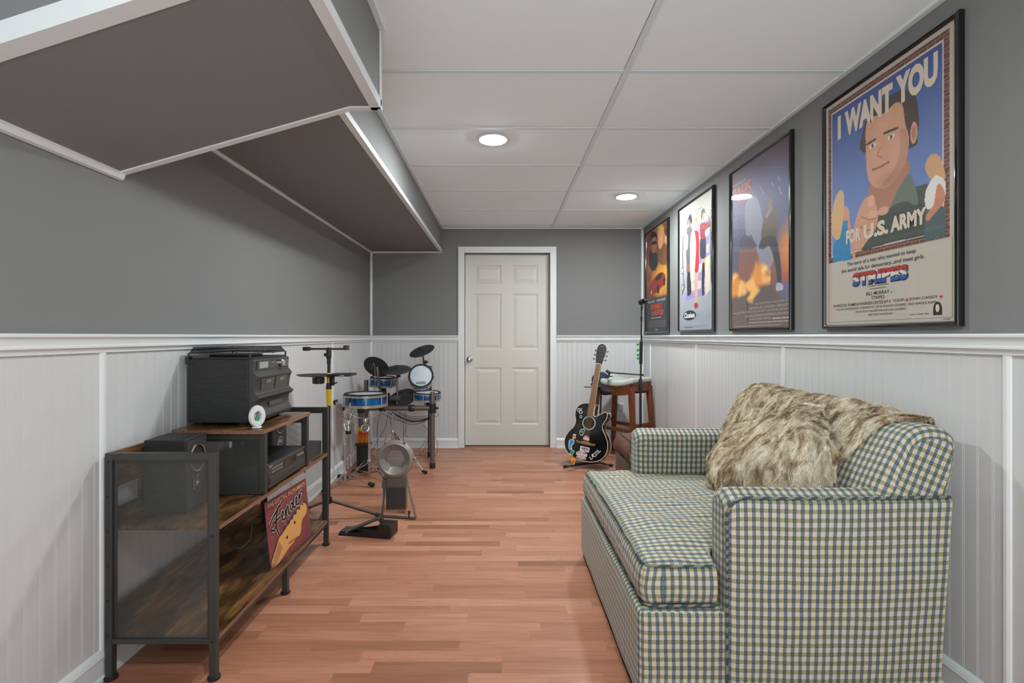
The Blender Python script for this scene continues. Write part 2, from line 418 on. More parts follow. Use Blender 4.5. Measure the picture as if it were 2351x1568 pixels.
# lettering ------------------------------------------------------
_tc = {}
def text_mesh(body, bold=.0, shear=0):
    kk = (body, bold, shear)
    if kk in _tc: return _tc[kk]
    cu = bpy.data.curves.new('t', 'FONT'); cu.body = body; cu.offset = bold; cu.shear = shear; cu.resolution_u = 3
    ob = bpy.data.objects.new('t', cu)
    me = bpy.data.meshes.new_from_object(ob)
    vs_ = [(v.co.x, v.co.y) for v in me.vertices]; fs = [tuple(p.vertices) for p in me.polygons]
    bpy.data.objects.remove(ob); bpy.data.curves.remove(cu); bpy.data.meshes.remove(me)
    xs = [p[0] for p in vs_]; ys = [p[1] for p in vs_]
    x0, x1, y0, y1 = min(xs), max(xs), min(ys), max(ys)
    _tc[kk] = ([((x - x0) / (x1 - x0), (y - y0) / (y1 - y0)) for x, y in vs_], fs); return _tc[kk]
def text(mb, body, q, fn, col, h=0, bold=.0, shear=0, bands=None):
    """q = (u0, v0, u1, v1) box or four corner points bl, br, tr, tl; fn(u, v, h) gives the point"""
    vs_, fs = text_mesh(body, bold, shear)
    if len(q) == 4 and not isinstance(q[0], (tuple, list)): q = ((q[0], q[1]), (q[2], q[1]), (q[2], q[3]), (q[0], q[3]))
    def mp(a, b):
        x = (1 - b) * ((1 - a) * q[0][0] + a * q[1][0]) + b * ((1 - a) * q[3][0] + a * q[2][0])
        y = (1 - b) * ((1 - a) * q[0][1] + a * q[1][1]) + b * ((1 - a) * q[3][1] + a * q[2][1])
        return fn(x, y, h)
    if bands:
        bm = bmesh.new(); V = [bm.verts.new((x, y, 0)) for x, y in vs_]
        for f in fs:
            try: bm.faces.new([V[i] for i in f])
            except ValueError: pass
        for yy, _ in bands[:-1]:
            bmesh.ops.bisect_plane(bm, geom=bm.verts[:] + bm.edges[:] + bm.faces[:], plane_co=(0, yy, 0), plane_no=(0, 1, 0))
        bm.verts.index_update()
        P = [mp(v.co.x, v.co.y) for v in bm.verts]
        for f in bm.faces:
            yc = sum(v.co.y for v in f.verts) / len(f.verts)
            cc = next(c for yy, c in bands if yc <= yy + 1e-6)
            i0 = len(mb.v); mb.add([P[v.index] for v in f.verts], [tuple(range(len(f.verts)))], 0, cc)
        bm.free(); return
    mb.add([mp(a, b) for a, b in vs_], fs, 0, col)
# ================================================================ ROOM
YB, XL, XR, ZC, YN = 5.46, -1.389, 1.515, 2.337, -1.0
floor = struct(MB().box(XL - .1, XR + .1, YN - .1, YB + .3, -.05, 0).build('floor', M['floor'], smooth=False))

def bead_profile(a0, a1, off=0, pitch=.0508):
    pts = [(a0, 0)]; k_ = math.ceil((a0 - off) / pitch)
    while off + k_ * pitch < a1 - .01:
        c = off + k_ * pitch
        if c > a0 + .01:
            pts += [(c - .0042, 0), (c - .0030, -.0016), (c - .0016, 0), (c + .0016, 0), (c + .0030, -.0016), (c + .0042, 0)]
        k_ += 1
    return pts + [(a1, 0)]
def wall(name, fn, a0, a1, zsplit, ztop, off=0):
    mb = MB(); P = bead_profile(a0, a1, off)
    vs_ = [fn(a, d, 0) for a, d in P] + [fn(a, d, zsplit) for a, d in P]; n = len(P)
    mb.add(vs_, [(i, i + 1, n + i + 1, n + i) for i in range(n - 1)], 0)
    mb.add([fn(a0, 0, zsplit), fn(a1, 0, zsplit), fn(a1, 0, ztop), fn(a0, 0, ztop)], [(0, 1, 2, 3)], 1)
    b = [fn(a0, -.06, 0), fn(a1, -.06, 0), fn(a1, -.06, ztop), fn(a0, -.06, ztop)]
    mb.add(b, [(0, 1, 2, 3)], 1)
    return struct(mb.build(name, [M['bead'], M['wall']], smooth=False, recalc=False))
FL = lambda a, d, z: (XL + d, a, z)
FR = lambda a, d, z: (XR - d, a, z)
FB = lambda a, d, z: (a, YB - d, z)

wall('wall_left', FL, YN, YB, 1.16, ZC, .02)
wall('wall_right', FR, YN, YB, 1.16, ZC, .0)
wall('wall_back_left', FB, XL, -.39, 1.16, ZC)
wall('wall_back_right', FB, .525, XR, 1.16, ZC)
struct(MB().box(-.39, .525, YB, YB + .06, 2.078, ZC).build('wall_back_top', M['wall'], smooth=False))

# closing boards behind the door opening
struct(MB().box(-.6, .75, YB + .2, YB + .23, 0, 2.3).build('wall_back_rear', M['wall'], smooth=False))

tn = [0]
def trim(mb, mat='white', **kw):
    tn[0] += 1; return struct(mb.build('trim_%d' % tn[0], M[mat], ang=25, **kw))
RAIL = [(0, 1.197), (.030, 1.197), (.033, 1.193), (.033, 1.187), (.024, 1.181), (.020, 1.172), (.019, 1.160), (.023, 1.157), (.023, 1.151), (.013, 1.147), (.010, 1.138), (.010, 1.133), (0, 1.131)]
BASE = [(0, 0), (.020, 0), (.019, .012), (.013, .018), (.013, .072), (.016, .078), (.012, .090), (.007, .098), (0, .104)]
def strip(prof, fn, a0, a1, name=None):
    mb = MB(); n = len(prof)
    mb.add([fn(a, d, z) for a in (a0, a1) for d, z in prof], [(i, i + 1, n + i + 1, n + i) for i in range(n - 1)] + [tuple(range(n)), tuple(range(2 * n - 1, n - 1, -1))])
    if name: return struct(mb.build(name, M['white'], ang=25))
    return trim(mb)
for fn, a0, a1 in ((FL, YN, YB), (FR, YN, YB), (FB, XL, -.455), (FB, .592, XR)): strip(RAIL, fn, a0, a1)
strip(BASE, FL, YN, YB, 'baseboard_left'); strip(BASE, FR, YN, YB, 'baseboard_right')
strip(BASE, FB, XL, -.455, 'baseboard_back_left'); strip(BASE, FB, .592, XR, 'baseboard_back_right')
# half-round battens over the panel joints
for fn, ys in ((FL, (.564, 1.784, 3.004, 4.22)), (FR, (.30, 1.53, 2.745, 3.965, 5.18))):
    for y in ys:
        trim(MB().add([fn(y + dy, d, z) for z in (.1, 1.133) for dy, d in ((-.014, 0), (-.012, .005), (-.005, .0085), (.005, .0085), (.012, .005), (.014, 0))],
            [(i, i + 1, i + 7, i + 6) for i in range(5)]))
# vertical corner trims
def vtrim(x, y, z0, z1, sx, r=.02):
    P = [(0, 0), (sx * r, 0), (sx * r * .85, -r * .5), (sx * r * .5, -r * .85), (0, -r)]
    trim(MB().prism([(x + a, y + b) for a, b in P], lambda a, b, h: (a, b, h), z0, z1))
vtrim(XL, YB, .1, 2.09, 1); vtrim(XR, YB, .1, ZC, -1)
# soffits -----------------------------------------------------------------
SF = 2.09
mb = MB()  # far soffit
xs0 = -.632
mb.add([(XL, 1.86, SF), (xs0, 1.9, SF), (xs0, YB, SF), (XL, YB, SF), (xs0, 1.9, ZC), (xs0, YB, ZC)], [(0, 1, 2, 3), (1, 4, 5, 2)])
struct(mb.build('wall_soffit_far', M['wall'], smooth=False, recalc=False))
mb = MB()  # near soffit with a sloping underside
yn, yl, yr = 1.167, 1.862, 1.93
A = [(XL, yl, 1.776), (-.564, yr, 2.046), (-.455, yr, 2.046), (-.455, yr, ZC), (XL, yl, ZC)]
B = [(XL, yn, 1.776), (-.564, yn, 2.046), (-.455, yn, 2.046), (-.455, yn, ZC), (XL, yn, ZC)]
mb.add(A + B, [(0, 1, 6, 5), (1, 2, 7, 6), (2, 3, 8, 7), (0, 4, 3, 2, 1), (5, 6, 7, 8, 9)])
struct(mb.build('wall_soffit_near', M['wall'], smooth=False))
def angle_trim(a, b, n1, n2, w_=.03, t=.005):
    """L-shaped corner moulding along a-b, its legs lying on the two faces along n1 and n2"""
    a = Vector(a); b = Vector(b); n1 = Vector(n1).normalized(); n2 = Vector(n2).normalized()
    P = [(-t, -t), (w_, -t), (w_, 0), (w_ * .75, .0), (0, 0), (0, w_), (-t, w_)]
    mb = MB(); n = len(P)
    o = [p + n1 * x + n2 * y for p in (a, b) for x, y in P]
    mb.add(o, [(i, (i + 1) % n, n + (i + 1) % n, n + i) for i in range(n)] + [tuple(range(n)), tuple(range(2 * n - 1, n - 1, -1))])
    trim(mb, smooth=False)
def flat_trim(a, b, nrm, side, w_=.022, t=.01):
    a = Vector(a); b = Vector(b); n_ = Vector(nrm).normalized(); sd = Vector(side).normalized()
    o = [p + sd * x + n_ * y for p in (a, b) for x, y in ((0, 0), (w_, 0), (w_, t * .5), (w_ * .6, t), (0, t))]
    trim(MB().add(o, [(i, (i + 1) % 5, 5 + (i + 1) % 5, 5 + i) for i in range(5)] + [(0, 1, 2, 3, 4), (9, 8, 7, 6, 5)]), smooth=False)
sl = Vector((.825, 0, .27)).normalized()
# far soffit
angle_trim((xs0, 1.95, SF), (xs0, YB, SF), (-1, 0, 0), (0, 0, 1), .024)
flat_trim((XL, 1.9, SF), (XL, YB, SF), (0, 0, -1), (1, 0, 0), .018, .014)
flat_trim((XL, YB, SF), (xs0, YB, SF), (0, 0, -1), (0, -1, 0), .018, .014)
# near soffit
angle_trim((-.455, yn, 2.046), (-.455, yr, 2.046), (-1, 0, 0), (0, 0, 1), .032)
angle_trim((XL, yl, 1.776), (-.564, yr, 2.046), (0, -1, 0), (-.3, 0, 1), .024)
angle_trim((-.564, yr, 2.046), (-.450, yr, 2.046), (0, -1, 0), (0, 0, 1), .024)
angle_trim((XL, yn, 1.776), (-.564, yn, 2.046), (0, 1, 0), (-.3, 0, 1), .045)
angle_trim((-.564, yn, 2.046), (-.450, yn, 2.046), (0, 1, 0), (0, 0, 1), .045)
flat_trim((XL, yn, 1.776), (XL, yl, 1.776), (.2, 0, -1), (1, 0, .33), .022, .022)
angle_trim((-.455, yr, 2.046), (-.455, yr, ZC), (-1, 0, 0), (0, -1, 0), .014)
trim(MB().box(-.462, -.448, yr - .012, yr + .006, 2.040, 2.056), smooth=False)
# ceiling: lay-in tiles and the white grid --------------------------------
cy = [YB - .187 - .6096 * k_ for k_ in range(0, 13)]
mt = .545
cx = [XL, mt - 1.2192, mt, XR]
mb = MB(); mb.box(XL - .1, XR + .1, YN - .1, YB + .3, ZC + .012, ZC + .05)
ye = [YB] + cy + [YN]
rnd = random.Random(3)
for i in range(len(ye) - 1):
    for j in range(3):
        y1, y0 = ye[i], ye[i + 1]; x0, x1 = cx[j], cx[j + 1]
        if y1 < YN: continue
        y0 = max(y0, YN); e = .0150
        a, b, c_, d = [rnd.uniform(-.0008, .0010) for _ in range(4)]
        z = ZC + .0036
        mb.add([(x0 + e, y0 + e, z + a), (x1 - e, y0 + e, z + b), (x1 - e, y1 - e, z + c_), (x0 + e, y1 - e, z + d)], [(0, 1, 2, 3)])
struct(mb.build('ceiling', M['ceiling'], smooth=False, recalc=False))
for x in (mt, mt - 1.2192):
    trim(MB().box(x - .0125, x + .0125, YN, YB, ZC - .001, ZC + .011), 'tee', smooth=False)
for y in cy:
    if y > YN: 
        for x0, x1 in ((mt - 1.2067, mt - .0125), (mt + .0125, XR - .02)):
            trim(MB().box(x0, x1, y - .011, y + .011, ZC + .0004, ZC + .010), 'tee', smooth=False)
# wall angle
trim(MB().box(XR - .022, XR, YN, YB, ZC - .004, ZC + .01), 'tee', smooth=False)
trim(MB().box(xs0, xs0 + .022, 1.93, YB, ZC - .004, ZC + .01), 'tee', smooth=False)
trim(MB().box(-.455, -.435, YN, 1.93, ZC - .004, ZC + .01), 'tee', smooth=False)
trim(MB().box(xs0, XR, YB - .018, YB, ZC - .004, ZC + .01), 'tee', smooth=False)

# door ---------------------------------------------------------------------
DX0, DX1, DZ0, DZ1, DY = -.386, .516, .012, 2.072, 5.535
door = bpy.data.objects.new('door_1', None); C.objects.link(door); door.location = (.065, DY, 0); struct(door)
def door_slab():
    xs = [DX0, -.288, .009, .118, .405, DX1]; zs = [DZ0, .232, .854, 1.043, 1.651, 1.755, 1.962, DZ1]
    mb = MB()
    for i in range(5):
        for j in range(7):
            x0, x1, z0, z1 = xs[i], xs[i + 1], zs[j], zs[j + 1]
            if i in (1, 3) and j in (1, 3, 5):
                rings = [(0, 0), (.006, .0015), (.016, .007), (.026, .007), (.05, .001)]
                vs_ = []
                for e, d in rings: vs_ += [(x0 + e, DY + d, z0 + e), (x1 - e, DY + d, z0 + e), (x1 - e, DY + d, z1 - e), (x0 + e, DY + d, z1 - e)]
                fs = [(k_ * 4 + q, k_ * 4 + (q + 1) % 4, k_ * 4 + 4 + (q + 1) % 4, k_ * 4 + 4 + q) for k_ in range(4) for q in range(4)] + [(16, 17, 18, 19)]
                mb.add(vs_, fs)
            else: mb.add([(x0, DY, z0), (x1, DY, z0), (x1, DY, z1), (x0, DY, z1)], [(0, 1, 2, 3)])
    mb.box(DX0, DX1, DY + .02, DY + .035, DZ0, DZ1)
    for a in ((DX0, DX0), (DX1, DX1)): mb.add([(a[0], DY, DZ0), (a[0], DY + .02, DZ0), (a[0], DY + .02, DZ1), (a[0], DY, DZ1)], [(0, 1, 2, 3)])
    return mb
slab = door_slab().build('door_slab', M['door'], door, smooth=False, recalc=False)
def frame_u(x0, x1, zt, w_, y0, y1):
    mb = MB()
    for a, b in ((x0 - w_, x0), (x1, x1 + w_)):
        mb.box(a, b, y0, y1, 0, zt + w_)
    mb.box(x0, x1, y0, y1, zt, zt + w_); return mb
frame_u(-.39, .525, 2.078, .066, YB - .016, YB + .001).build('casing', M['white'], door, smooth=False, bevel=.004)
frame_u(-.391, .526, 2.079, .015, YB, YB + .12).build('door_jamb', M['white'], door, smooth=False)
frame_u(-.378, .510, 2.066, .012, DY + .036, DY + .05).build('door_stop', M['door'], door, smooth=False)
MB().box(DX0, DX1, DY - .04, DY + .05, 0, .006).build('threshold', M['edge'], door, smooth=False)
kn = at(1078, 825, DY); kn.y = DY
knob = lathe_o('door_knob', [(.033, 0), (.033, .004), (.028, .008), (.012, .012), (.011, .035), (.018, .04), (.027, .048), (.029, .06), (.024, .07), (.012, .074), (0, .075)], kn, (0, -1, 0), M['chrome'], door, 24)
tube_o('key_button', [kn + Vector((0, -.074, 0)), kn + Vector((0, -.079, 0))], .006, M['chrome'], knob, 10)

# ceiling lights -------------------------------------------------------------
def light(x, y, label):
    t = thing('recessed_light', (x, y, ZC), label, 'ceiling light', 'recessed ceiling lights')
    lathe_o('trim_ring', [(.078, 0), (.090, 0), (.092, -.003), (.088, -.006), (.080, -.007), (.078, -.004)], (x, y, ZC), (0, 0, 1), M['whiteplastic'], t, 40)
    lathe_o('lens', [(.0785, -.003), (.077, -.0075), (.070, -.0090), (0, -.0098)], (x, y, ZC), (0, 0, 1), M['lamp'], t, 40)
    return t
light(-.046, 2.98, 'round lit ceiling light in the left row of tiles, nearer the camera')
light(1.03, 4.2, 'round lit ceiling light near the right wall, farther from the camera')
light(.40, .15, 'added round ceiling light out of view, lighting the near end of the room')  # unseen lamp, added as front light for the sofa side and near floor


# wall outlet
t = thing('wall_outlet', (0, 0, 0), 'white wall outlet with a plug-in freshener, seen under the bar stool', 'outlet')
ol = at(1424, 938, YB - .01); t.location = ol
MB().box(ol.x - .037, ol.x + .037, YB - .007, YB, ol.z - .06, ol.z + .06).build('cover_plate', M['whiteplastic'], t, bevel=.002)
MB().box(ol.x - .026, ol.x + .026, YB - .045, YB - .007, ol.z - .012, ol.z + .052).build('plug_in_unit', M['whiteplastic'], t, bevel=.008)
MB().box(ol.x - .016, ol.x + .016, YB - .009, YB - .007, ol.z - .048, ol.z - .02).build('socket', M['cream'], t)
MB().box(ol.x - .009, ol.x - .006, YB - .0095, YB - .007, ol.z - .040, ol.z - .029).box(ol.x + .005, ol.x + .008, YB - .0095, YB - .007, ol.z - .040, ol.z - .029).build('slots', M['blackmat'], t)
# ================================================================ SOFA
SY0, SY1 = 1.60, 2.80
sofa = thing('sofa', (.93, 2.2, 0), 'small plaid sofa in blue, green and cream check against the right wall', 'sofa')
def wr(p, amp=.004, sc=9, seed=0):
    return mnoise.noise(Vector((p[0] * sc + seed, p[1] * sc, p[2] * sc * .6))) * amp
def skin(mb, sections, us, closed_v=True, caps=True, vfun=None, ends=0):
    """sections: list of lists of points (same count); uv: u per section, v by arc length"""
    n = len(sections[0]); vs_ = [p for s_ in sections for p in s_]; fs = []; uvs = []
    us = [0]
    for i in range(1, len(sections)): us.append(us[-1] + sum((Vector(sections[i][j]) - Vector(sections[i - 1][j])).length for j in (8, 12, 16)) / 3)
    L = [0]; mid = sections[len(sections) // 2]
    for i in range(1, n + 1): L.append(L[-1] + (Vector(mid[i % n]) - Vector(mid[i - 1])).length)
    for i in range(len(sections) - 1):
        for j in range(n if closed_v else n - 1):
            k_ = (j + 1) % n
            fs.append((i * n + j, i * n + k_, (i + 1) * n + k_, (i + 1) * n + j))
            if i < ends or i >= len(sections) - 1 - ends: uvs.append([vfun(sections[a][b]) for a, b in ((i, j), (i, k_), (i + 1, k_), (i + 1, j))])
            else: uvs.append([(us[i], L[j]), (us[i], L[j + 1]), (us[i + 1], L[j + 1]), (us[i + 1], L[j])])
    mb.add(vs_, fs, 0, None, uvs)
    if caps:
        for si in (0, -1):
            s_ = sections[si]; c = sum((Vector(p) for p in s_), Vector()) / n
            vv = [c] + list(s_)
            mb.add(vv, [(0, j + 1, (j + 1) % n + 1) for j in range(n)], 0, None,
                   [[(vfun(c)), vfun(s_[j]), vfun(s_[(j + 1) % n])] for j in range(n)])
def arm_profile(yo, yi):
    """yz outline from outer foot over the rounded top to the inner foot; every point (y, z)"""
    sg = 1 if yi > yo else -1; P = []
    for i in range(23): P.append((yo, .03 + .63 * i / 22))
    for a in range(1, 9):
        t = a / 9 * PI / 2; P.append((yo + sg * .03 * (1 - math.cos(t)), .66 + .028 * math.sin(t)))
    for a in range(0, 9):
        t = a / 8; P.append((yo + sg * (.03 + (abs(yi - yo) - .07) * t), .688 + .012 * math.sin(t * PI)))
    for a in range(1, 9):
        t = a / 9 * PI / 2; P.append((yi - sg * .04 * (1 - math.sin(t)), .648 + .04 * math.cos(t)))
    for i in range(12): P.append((yi, .648 - .6 * i / 11))
    return P
def make_arm(yo, yi, sh):
    P = arm_profile(yo, yi); yc = (yo + yi) / 2; mb = MB(); secs = []; us = []
    xf = .705
    xs = [0, .004, .012, .024, .04] + [.04 + .67 * i / 34 for i in range(1, 35)]
    for x in xs:
        k_ = min(x / .04, 1); ins = .032 * (1 - math.sqrt(max(0, 1 - (1 - k_) ** 2)))
        s_ = []
        for (y, z) in P:
            yy = y + (yc - y) * ins / .07; zz = z - (ins * 1.0 if z > .6 else 0)
            xx = xf + x
            xx -= (x / .71) * .045 * (1 - min(z / .69, 1))
            b = 0
            if yo < yi: b = -.006 * math.sin(PI * min(x / .71, 1)) * math.sin(PI * min(z / .66, 1)) + .004 * mnoise.noise(Vector((xx * 4, sh, z * 4)))
            s_.append((xx, yy + b, zz - .004 * math.sin(x * 5)))
        secs.append(s_); us.append(x * 1.0)
    skin(mb, secs, us, True, True, lambda p: (p[1] * 1.0, p[2]))
    o = mb.build('arm', M['plaid'], sofa, ang=50)
    # piping along the outer edge
    path = [(xf + .004, yo + .004 * (1 if yo < yi else -1), .03 + .6 * i / 14) for i in range(15)] + [(xf + .014, yo, .66), (xf + .04, yo, .681)]
    path += [(xf + .04 + .665 * i / 20, yo + (.006 if yo < yi else -.006), .6835 - .004 * math.sin((.04 + .665 * i / 20) * 5)) for i in range(1, 21)]
    tube_o('piping', arc(path, 2), .0048, M['piping'], o, 8)
    return o
make_arm(SY0, SY0 + .135, 0); make_arm(SY1, SY1 - .135, 5)
# base with front rail
def dbase(p):
    q = Vector(p); q.x += wr(p, .003, 5, 2); q.y += wr(p, .003, 6, 8) if q.y < 1.7 else 0; return q
mb = MB().rbox(.435, 1.36, SY0 + .014, SY1 - .012, .025, .322, .022, 4, (14, 20, 6), dbase)
base = mb.build('base', M['plaid'], sofa, ang=60)
MB().rbox(.445, 1.35, SY0 + .03, SY1 - .03, .0, .03, .004, 1).build('plinth', M['blackmat'], base)
# backrest, leaning to the wall
BP = [(1.075, .33), (1.10, .45), (1.135, .55), (1.18, .66), (1.225, .76), (1.262, .83), (1.285, .868), (1.315, .893), (1.355, .903), (1.40, .900), (1.43, .885), (1.442, .86), (1.440, .80), (1.425, .69), (1.405, .5), (1.385, .3), (1.372, .03), (1.30, .03), (1.15, .1)]
mb = MB(); secs = []; us = []
L = SY1 - SY0 - .02
BPs = loop2([(a, b) for a, b in BP], 4)
ys = [0, .003, .010, .022, .04] + [.04 + (L - .08) * i / 24 for i in range(1, 25)] + [L - .022, L - .010, L - .003, L]
cxb, czb = 1.32, .66
for y in ys:
    e = min(y, L - y); k_ = min(e / .04, 1); ins = .04 * (1 - math.sqrt(max(0, 1 - (1 - k_) ** 2)))
    s_ = []
    for (x, z) in BPs:
        d = Vector((cxb - x, 0, (czb - z) if z > czb else 0))
        if d.length > 1e-6: d = d.normalized() * ins
        bulge = .012 * math.sin(PI * e / L) if z > .5 else 0
        zt = (1 + .0) 
        s_.append((x + d.x - (.5 * bulge if x < 1.3 else 0), SY0 + .01 + y, z + d.z + wr((x, y, z), .004, 7)))
    secs.append(s_); us.append(y)
skin(mb, secs, us, True, True, lambda p: (p[0] * .92 - p[2] * .39, p[2] * .92 + p[0] * .39), 0)
back = mb.build('backrest', M['plaid'], sofa, ang=60)
# T-shaped seat cushion
def cush_top(x, y):
    t = (y - 1.64) / (2.76 - 1.64); c = .028 * math.sin(PI * min(max(t, 0), 1)) ** .6
    c += .010 * mnoise.noise(Vector((x * 5, y * 9, 0))) + .006 * mnoise.noise(Vector((x * 9, y * 30, 3)))
    return c
def dcush(p):
    q = Vector(p)
    if q.x > .69:   # behind the arm fronts the cushion is narrower
        lim0, lim1 = SY0 + .137, SY1 - .137
        k_ = min((q.x - .69) / .01, 1)
        q.y = q.y * (1 - k_) + min(max(q.y, lim0), lim1) * k_
    e = min((q.x - .44) / .12, 1); ey = min(min(q.y - SY0, SY1 - q.y) / .15, 1)
    k_ = max(0, min(1, (q.z - .40) / .06))
    q.z += cush_top(q.x, q.y) * k_ * (.3 + .7 * max(e, 0)) * (.35 + .65 * max(ey, 0))
    zb = math.sin(PI * (q.z - .32) / .15)
    if q.x < .52: q.x -= .016 * max(zb, 0) - .004 + .004 * mnoise.noise(Vector((3, q.y * 26, q.z * 12)))
    if q.y < 1.70: q.y -= .010 * max(zb, 0) + .003 * mnoise.noise(Vector((q.x * 12, 2, q.z * 20)))
    return q
mb = MB().rbox(.452, 1.17, SY0 + .03, SY1 - .02, .328, .462, .028, 5, (44, 74, 8), dcush)
cushion = mb.build('seat_cushion', M['plaid'], sofa, ang=60)
def rim(z, o_):
    P = [(.684, SY0 + .032), (.60, SY0 + .030), (.50, SY0 + .031), (.466, SY0 + .042), (.456, SY0 + .065)] + [(.455, SY0 + .1 + (SY1 - SY0 - .2) * i / 20) for i in range(21)] + [(.456, SY1 - .065), (.466, SY1 - .035), (.5, SY1 - .022), (.6, SY1 - .02), (.684, SY1 - .021)]
    return [dcush((x, y, z)) + Vector((0, 0, o_)) for x, y in P]
tube_o('piping', arc(rim(.455, .003), 2), .0046, M['piping'], cushion, 8)
tube_o('piping', arc(rim(.334, -.002), 2), .0046, M['piping'], cushion, 8)

# ================================================================ FUR THROW
def cr(a, b, c, d, t): return .5 * ((2 * b) + (c - a) * t + (2 * a - 5 * b + 4 * c - d) * t * t + (3 * b - a - 3 * c + d) * t ** 3)
def net(rows, nu, nv):
    Rr = len(rows); Cc = len(rows[0]); G = [[Vector(p) for p in r] for r in rows]
    def row_at(r, t):
        i = min(int(t), Cc - 2); f = t - i; g = lambda k_: G[r][min(max(k_, 0), Cc - 1)]
        return cr(g(i - 1), g(i), g(i + 1), g(i + 2), f)
    out = []
    for a in range(nv + 1):
        s_ = a / nv * (Rr - 1); i = min(int(s_), Rr - 2); f = s_ - i; line = []
        for b in range(nu + 1):
            t = b / nu * (Cc - 1); g = lambda k_: row_at(min(max(k_, 0), Rr - 1), t)
            line.append(cr(g(i - 1), g(i), g(i + 1), g(i + 2), f))
        out.append(line)
    return out
bpx = lambda z: float(np.interp(z, [q[1] for q in BP[:8]], [q[0] for q in BP[:8]]))
CB = (1.37, .66)
_rb = sorted((math.atan2(z - CB[1], x - CB[0]), math.hypot(x - CB[0], z - CB[1])) for x, z in BPs if z > .55)
def bradius(a): return float(np.interp(a if a > -2.9 else a + 2 * PI, [q[0] for q in _rb], [q[1] for q in _rb]))
V3 = lambda x, y, z: (x, y, z)
sheetA = [
 [V3(1.462, 2.74, .84), V3(1.465, 2.58, .84), V3(1.465, 2.40, .84), V3(1.465, 2.2, .84), V3(1.465, 2.0, .84), V3(1.462, 1.85, .84), V3(1.455, 1.71, .86)],
 [V3(1.40, 2.76, .918), V3(1.40, 2.60, .928), V3(1.40, 2.40, .922), V3(1.40, 2.2, .922), V3(1.41, 2.0, .922), V3(1.42, 1.83, .918), V3(1.43, 1.70, .908)],
 [V3(1.315, 2.75, .900), V3(1.31, 2.58, .925), V3(1.32, 2.40, .915), V3(1.33, 2.2, .915), V3(1.345, 2.0, .922), V3(1.37, 1.83, .918), V3(1.41, 1.695, .908)],
 [V3(1.215, 2.68, .80), V3(1.23, 2.55, .83), V3(1.245, 2.38, .83), V3(1.26, 2.18, .84), V3(1.28, 1.98, .855), V3(1.315, 1.81, .875), V3(1.385, 1.70, .905)],
 [V3(1.14, 2.63, .69), V3(1.165, 2.52, .71), V3(1.185, 2.36, .72), V3(1.205, 2.16, .74), V3(1.225, 1.97, .77), V3(1.26, 1.81, .815), V3(1.36, 1.71, .90)],
 [V3(1.09, 2.60, .61), V3(1.12, 2.50, .63), V3(1.14, 2.34, .64), V3(1.165, 2.14, .64), V3(1.185, 1.97, .675), V3(1.225, 1.83, .735), V3(1.335, 1.72, .882)]]
B0 = [at(1705, 985, 2.50), at(1755, 972, 2.38), at(1812, 955, 2.27), at(1855, 943, 2.16), at(1872, 958, 2.10), at(1880, 982, 2.06), at(1884, 1005, 2.02)]
B1 = [at(1668, 1008, 2.50), at(1728, 1003, 2.33), at(1795, 985, 2.16), at(1850, 975, 2.04), at(1872, 992, 2.00), at(1888, 1020, 1.97), at(1897, 1042, 1.95)]
B2 = [at(1640, 1040, 2.48), at(1690, 1042, 2.28), at(1758, 1035, 2.08), at(1830, 1030, 1.95), at(1870, 1045, 1.92), at(1893, 1065, 1.91), at(1908, 1080, 1.91)]
B3 = [at(1632, 1078, 2.44), at(1672, 1088, 2.22), at(1740, 1095, 2.02), at(1815, 1098, 1.90), at(1865, 1105, 1.87), at(1900, 1105, 1.87), at(1921, 1108, 1.88)]
B4 = [at(1640, 1104, 2.40), at(1668, 1124, 2.22), at(1738, 1150, 2.03), at(1805, 1172, 1.89), at(1865, 1178, 1.86), at(1905, 1170, 1.865), at(1930, 1155, 1.88)]
for r_, dy in ((B0, .09), (B1, .09), (B2, .07), (B3, .04)):
    for i_ in range(1, 7):
        p = r_[i_]; k_ = (p.y - dy) / p.y; r_[i_] = Vector((p.x * k_, p.y * k_, CAMZ + (p.z - CAMZ) * k_))
        if i_ > 3: r_[i_].x += .008 * (i_ - 3)
B5 = [(p.x + (-.004), p.y, .498) for p in B4]
throw = thing('fur_throw', (1.2, 2.2, .5), 'shaggy beige and brown faux fur throw draped over the sofa back', 'blanket')
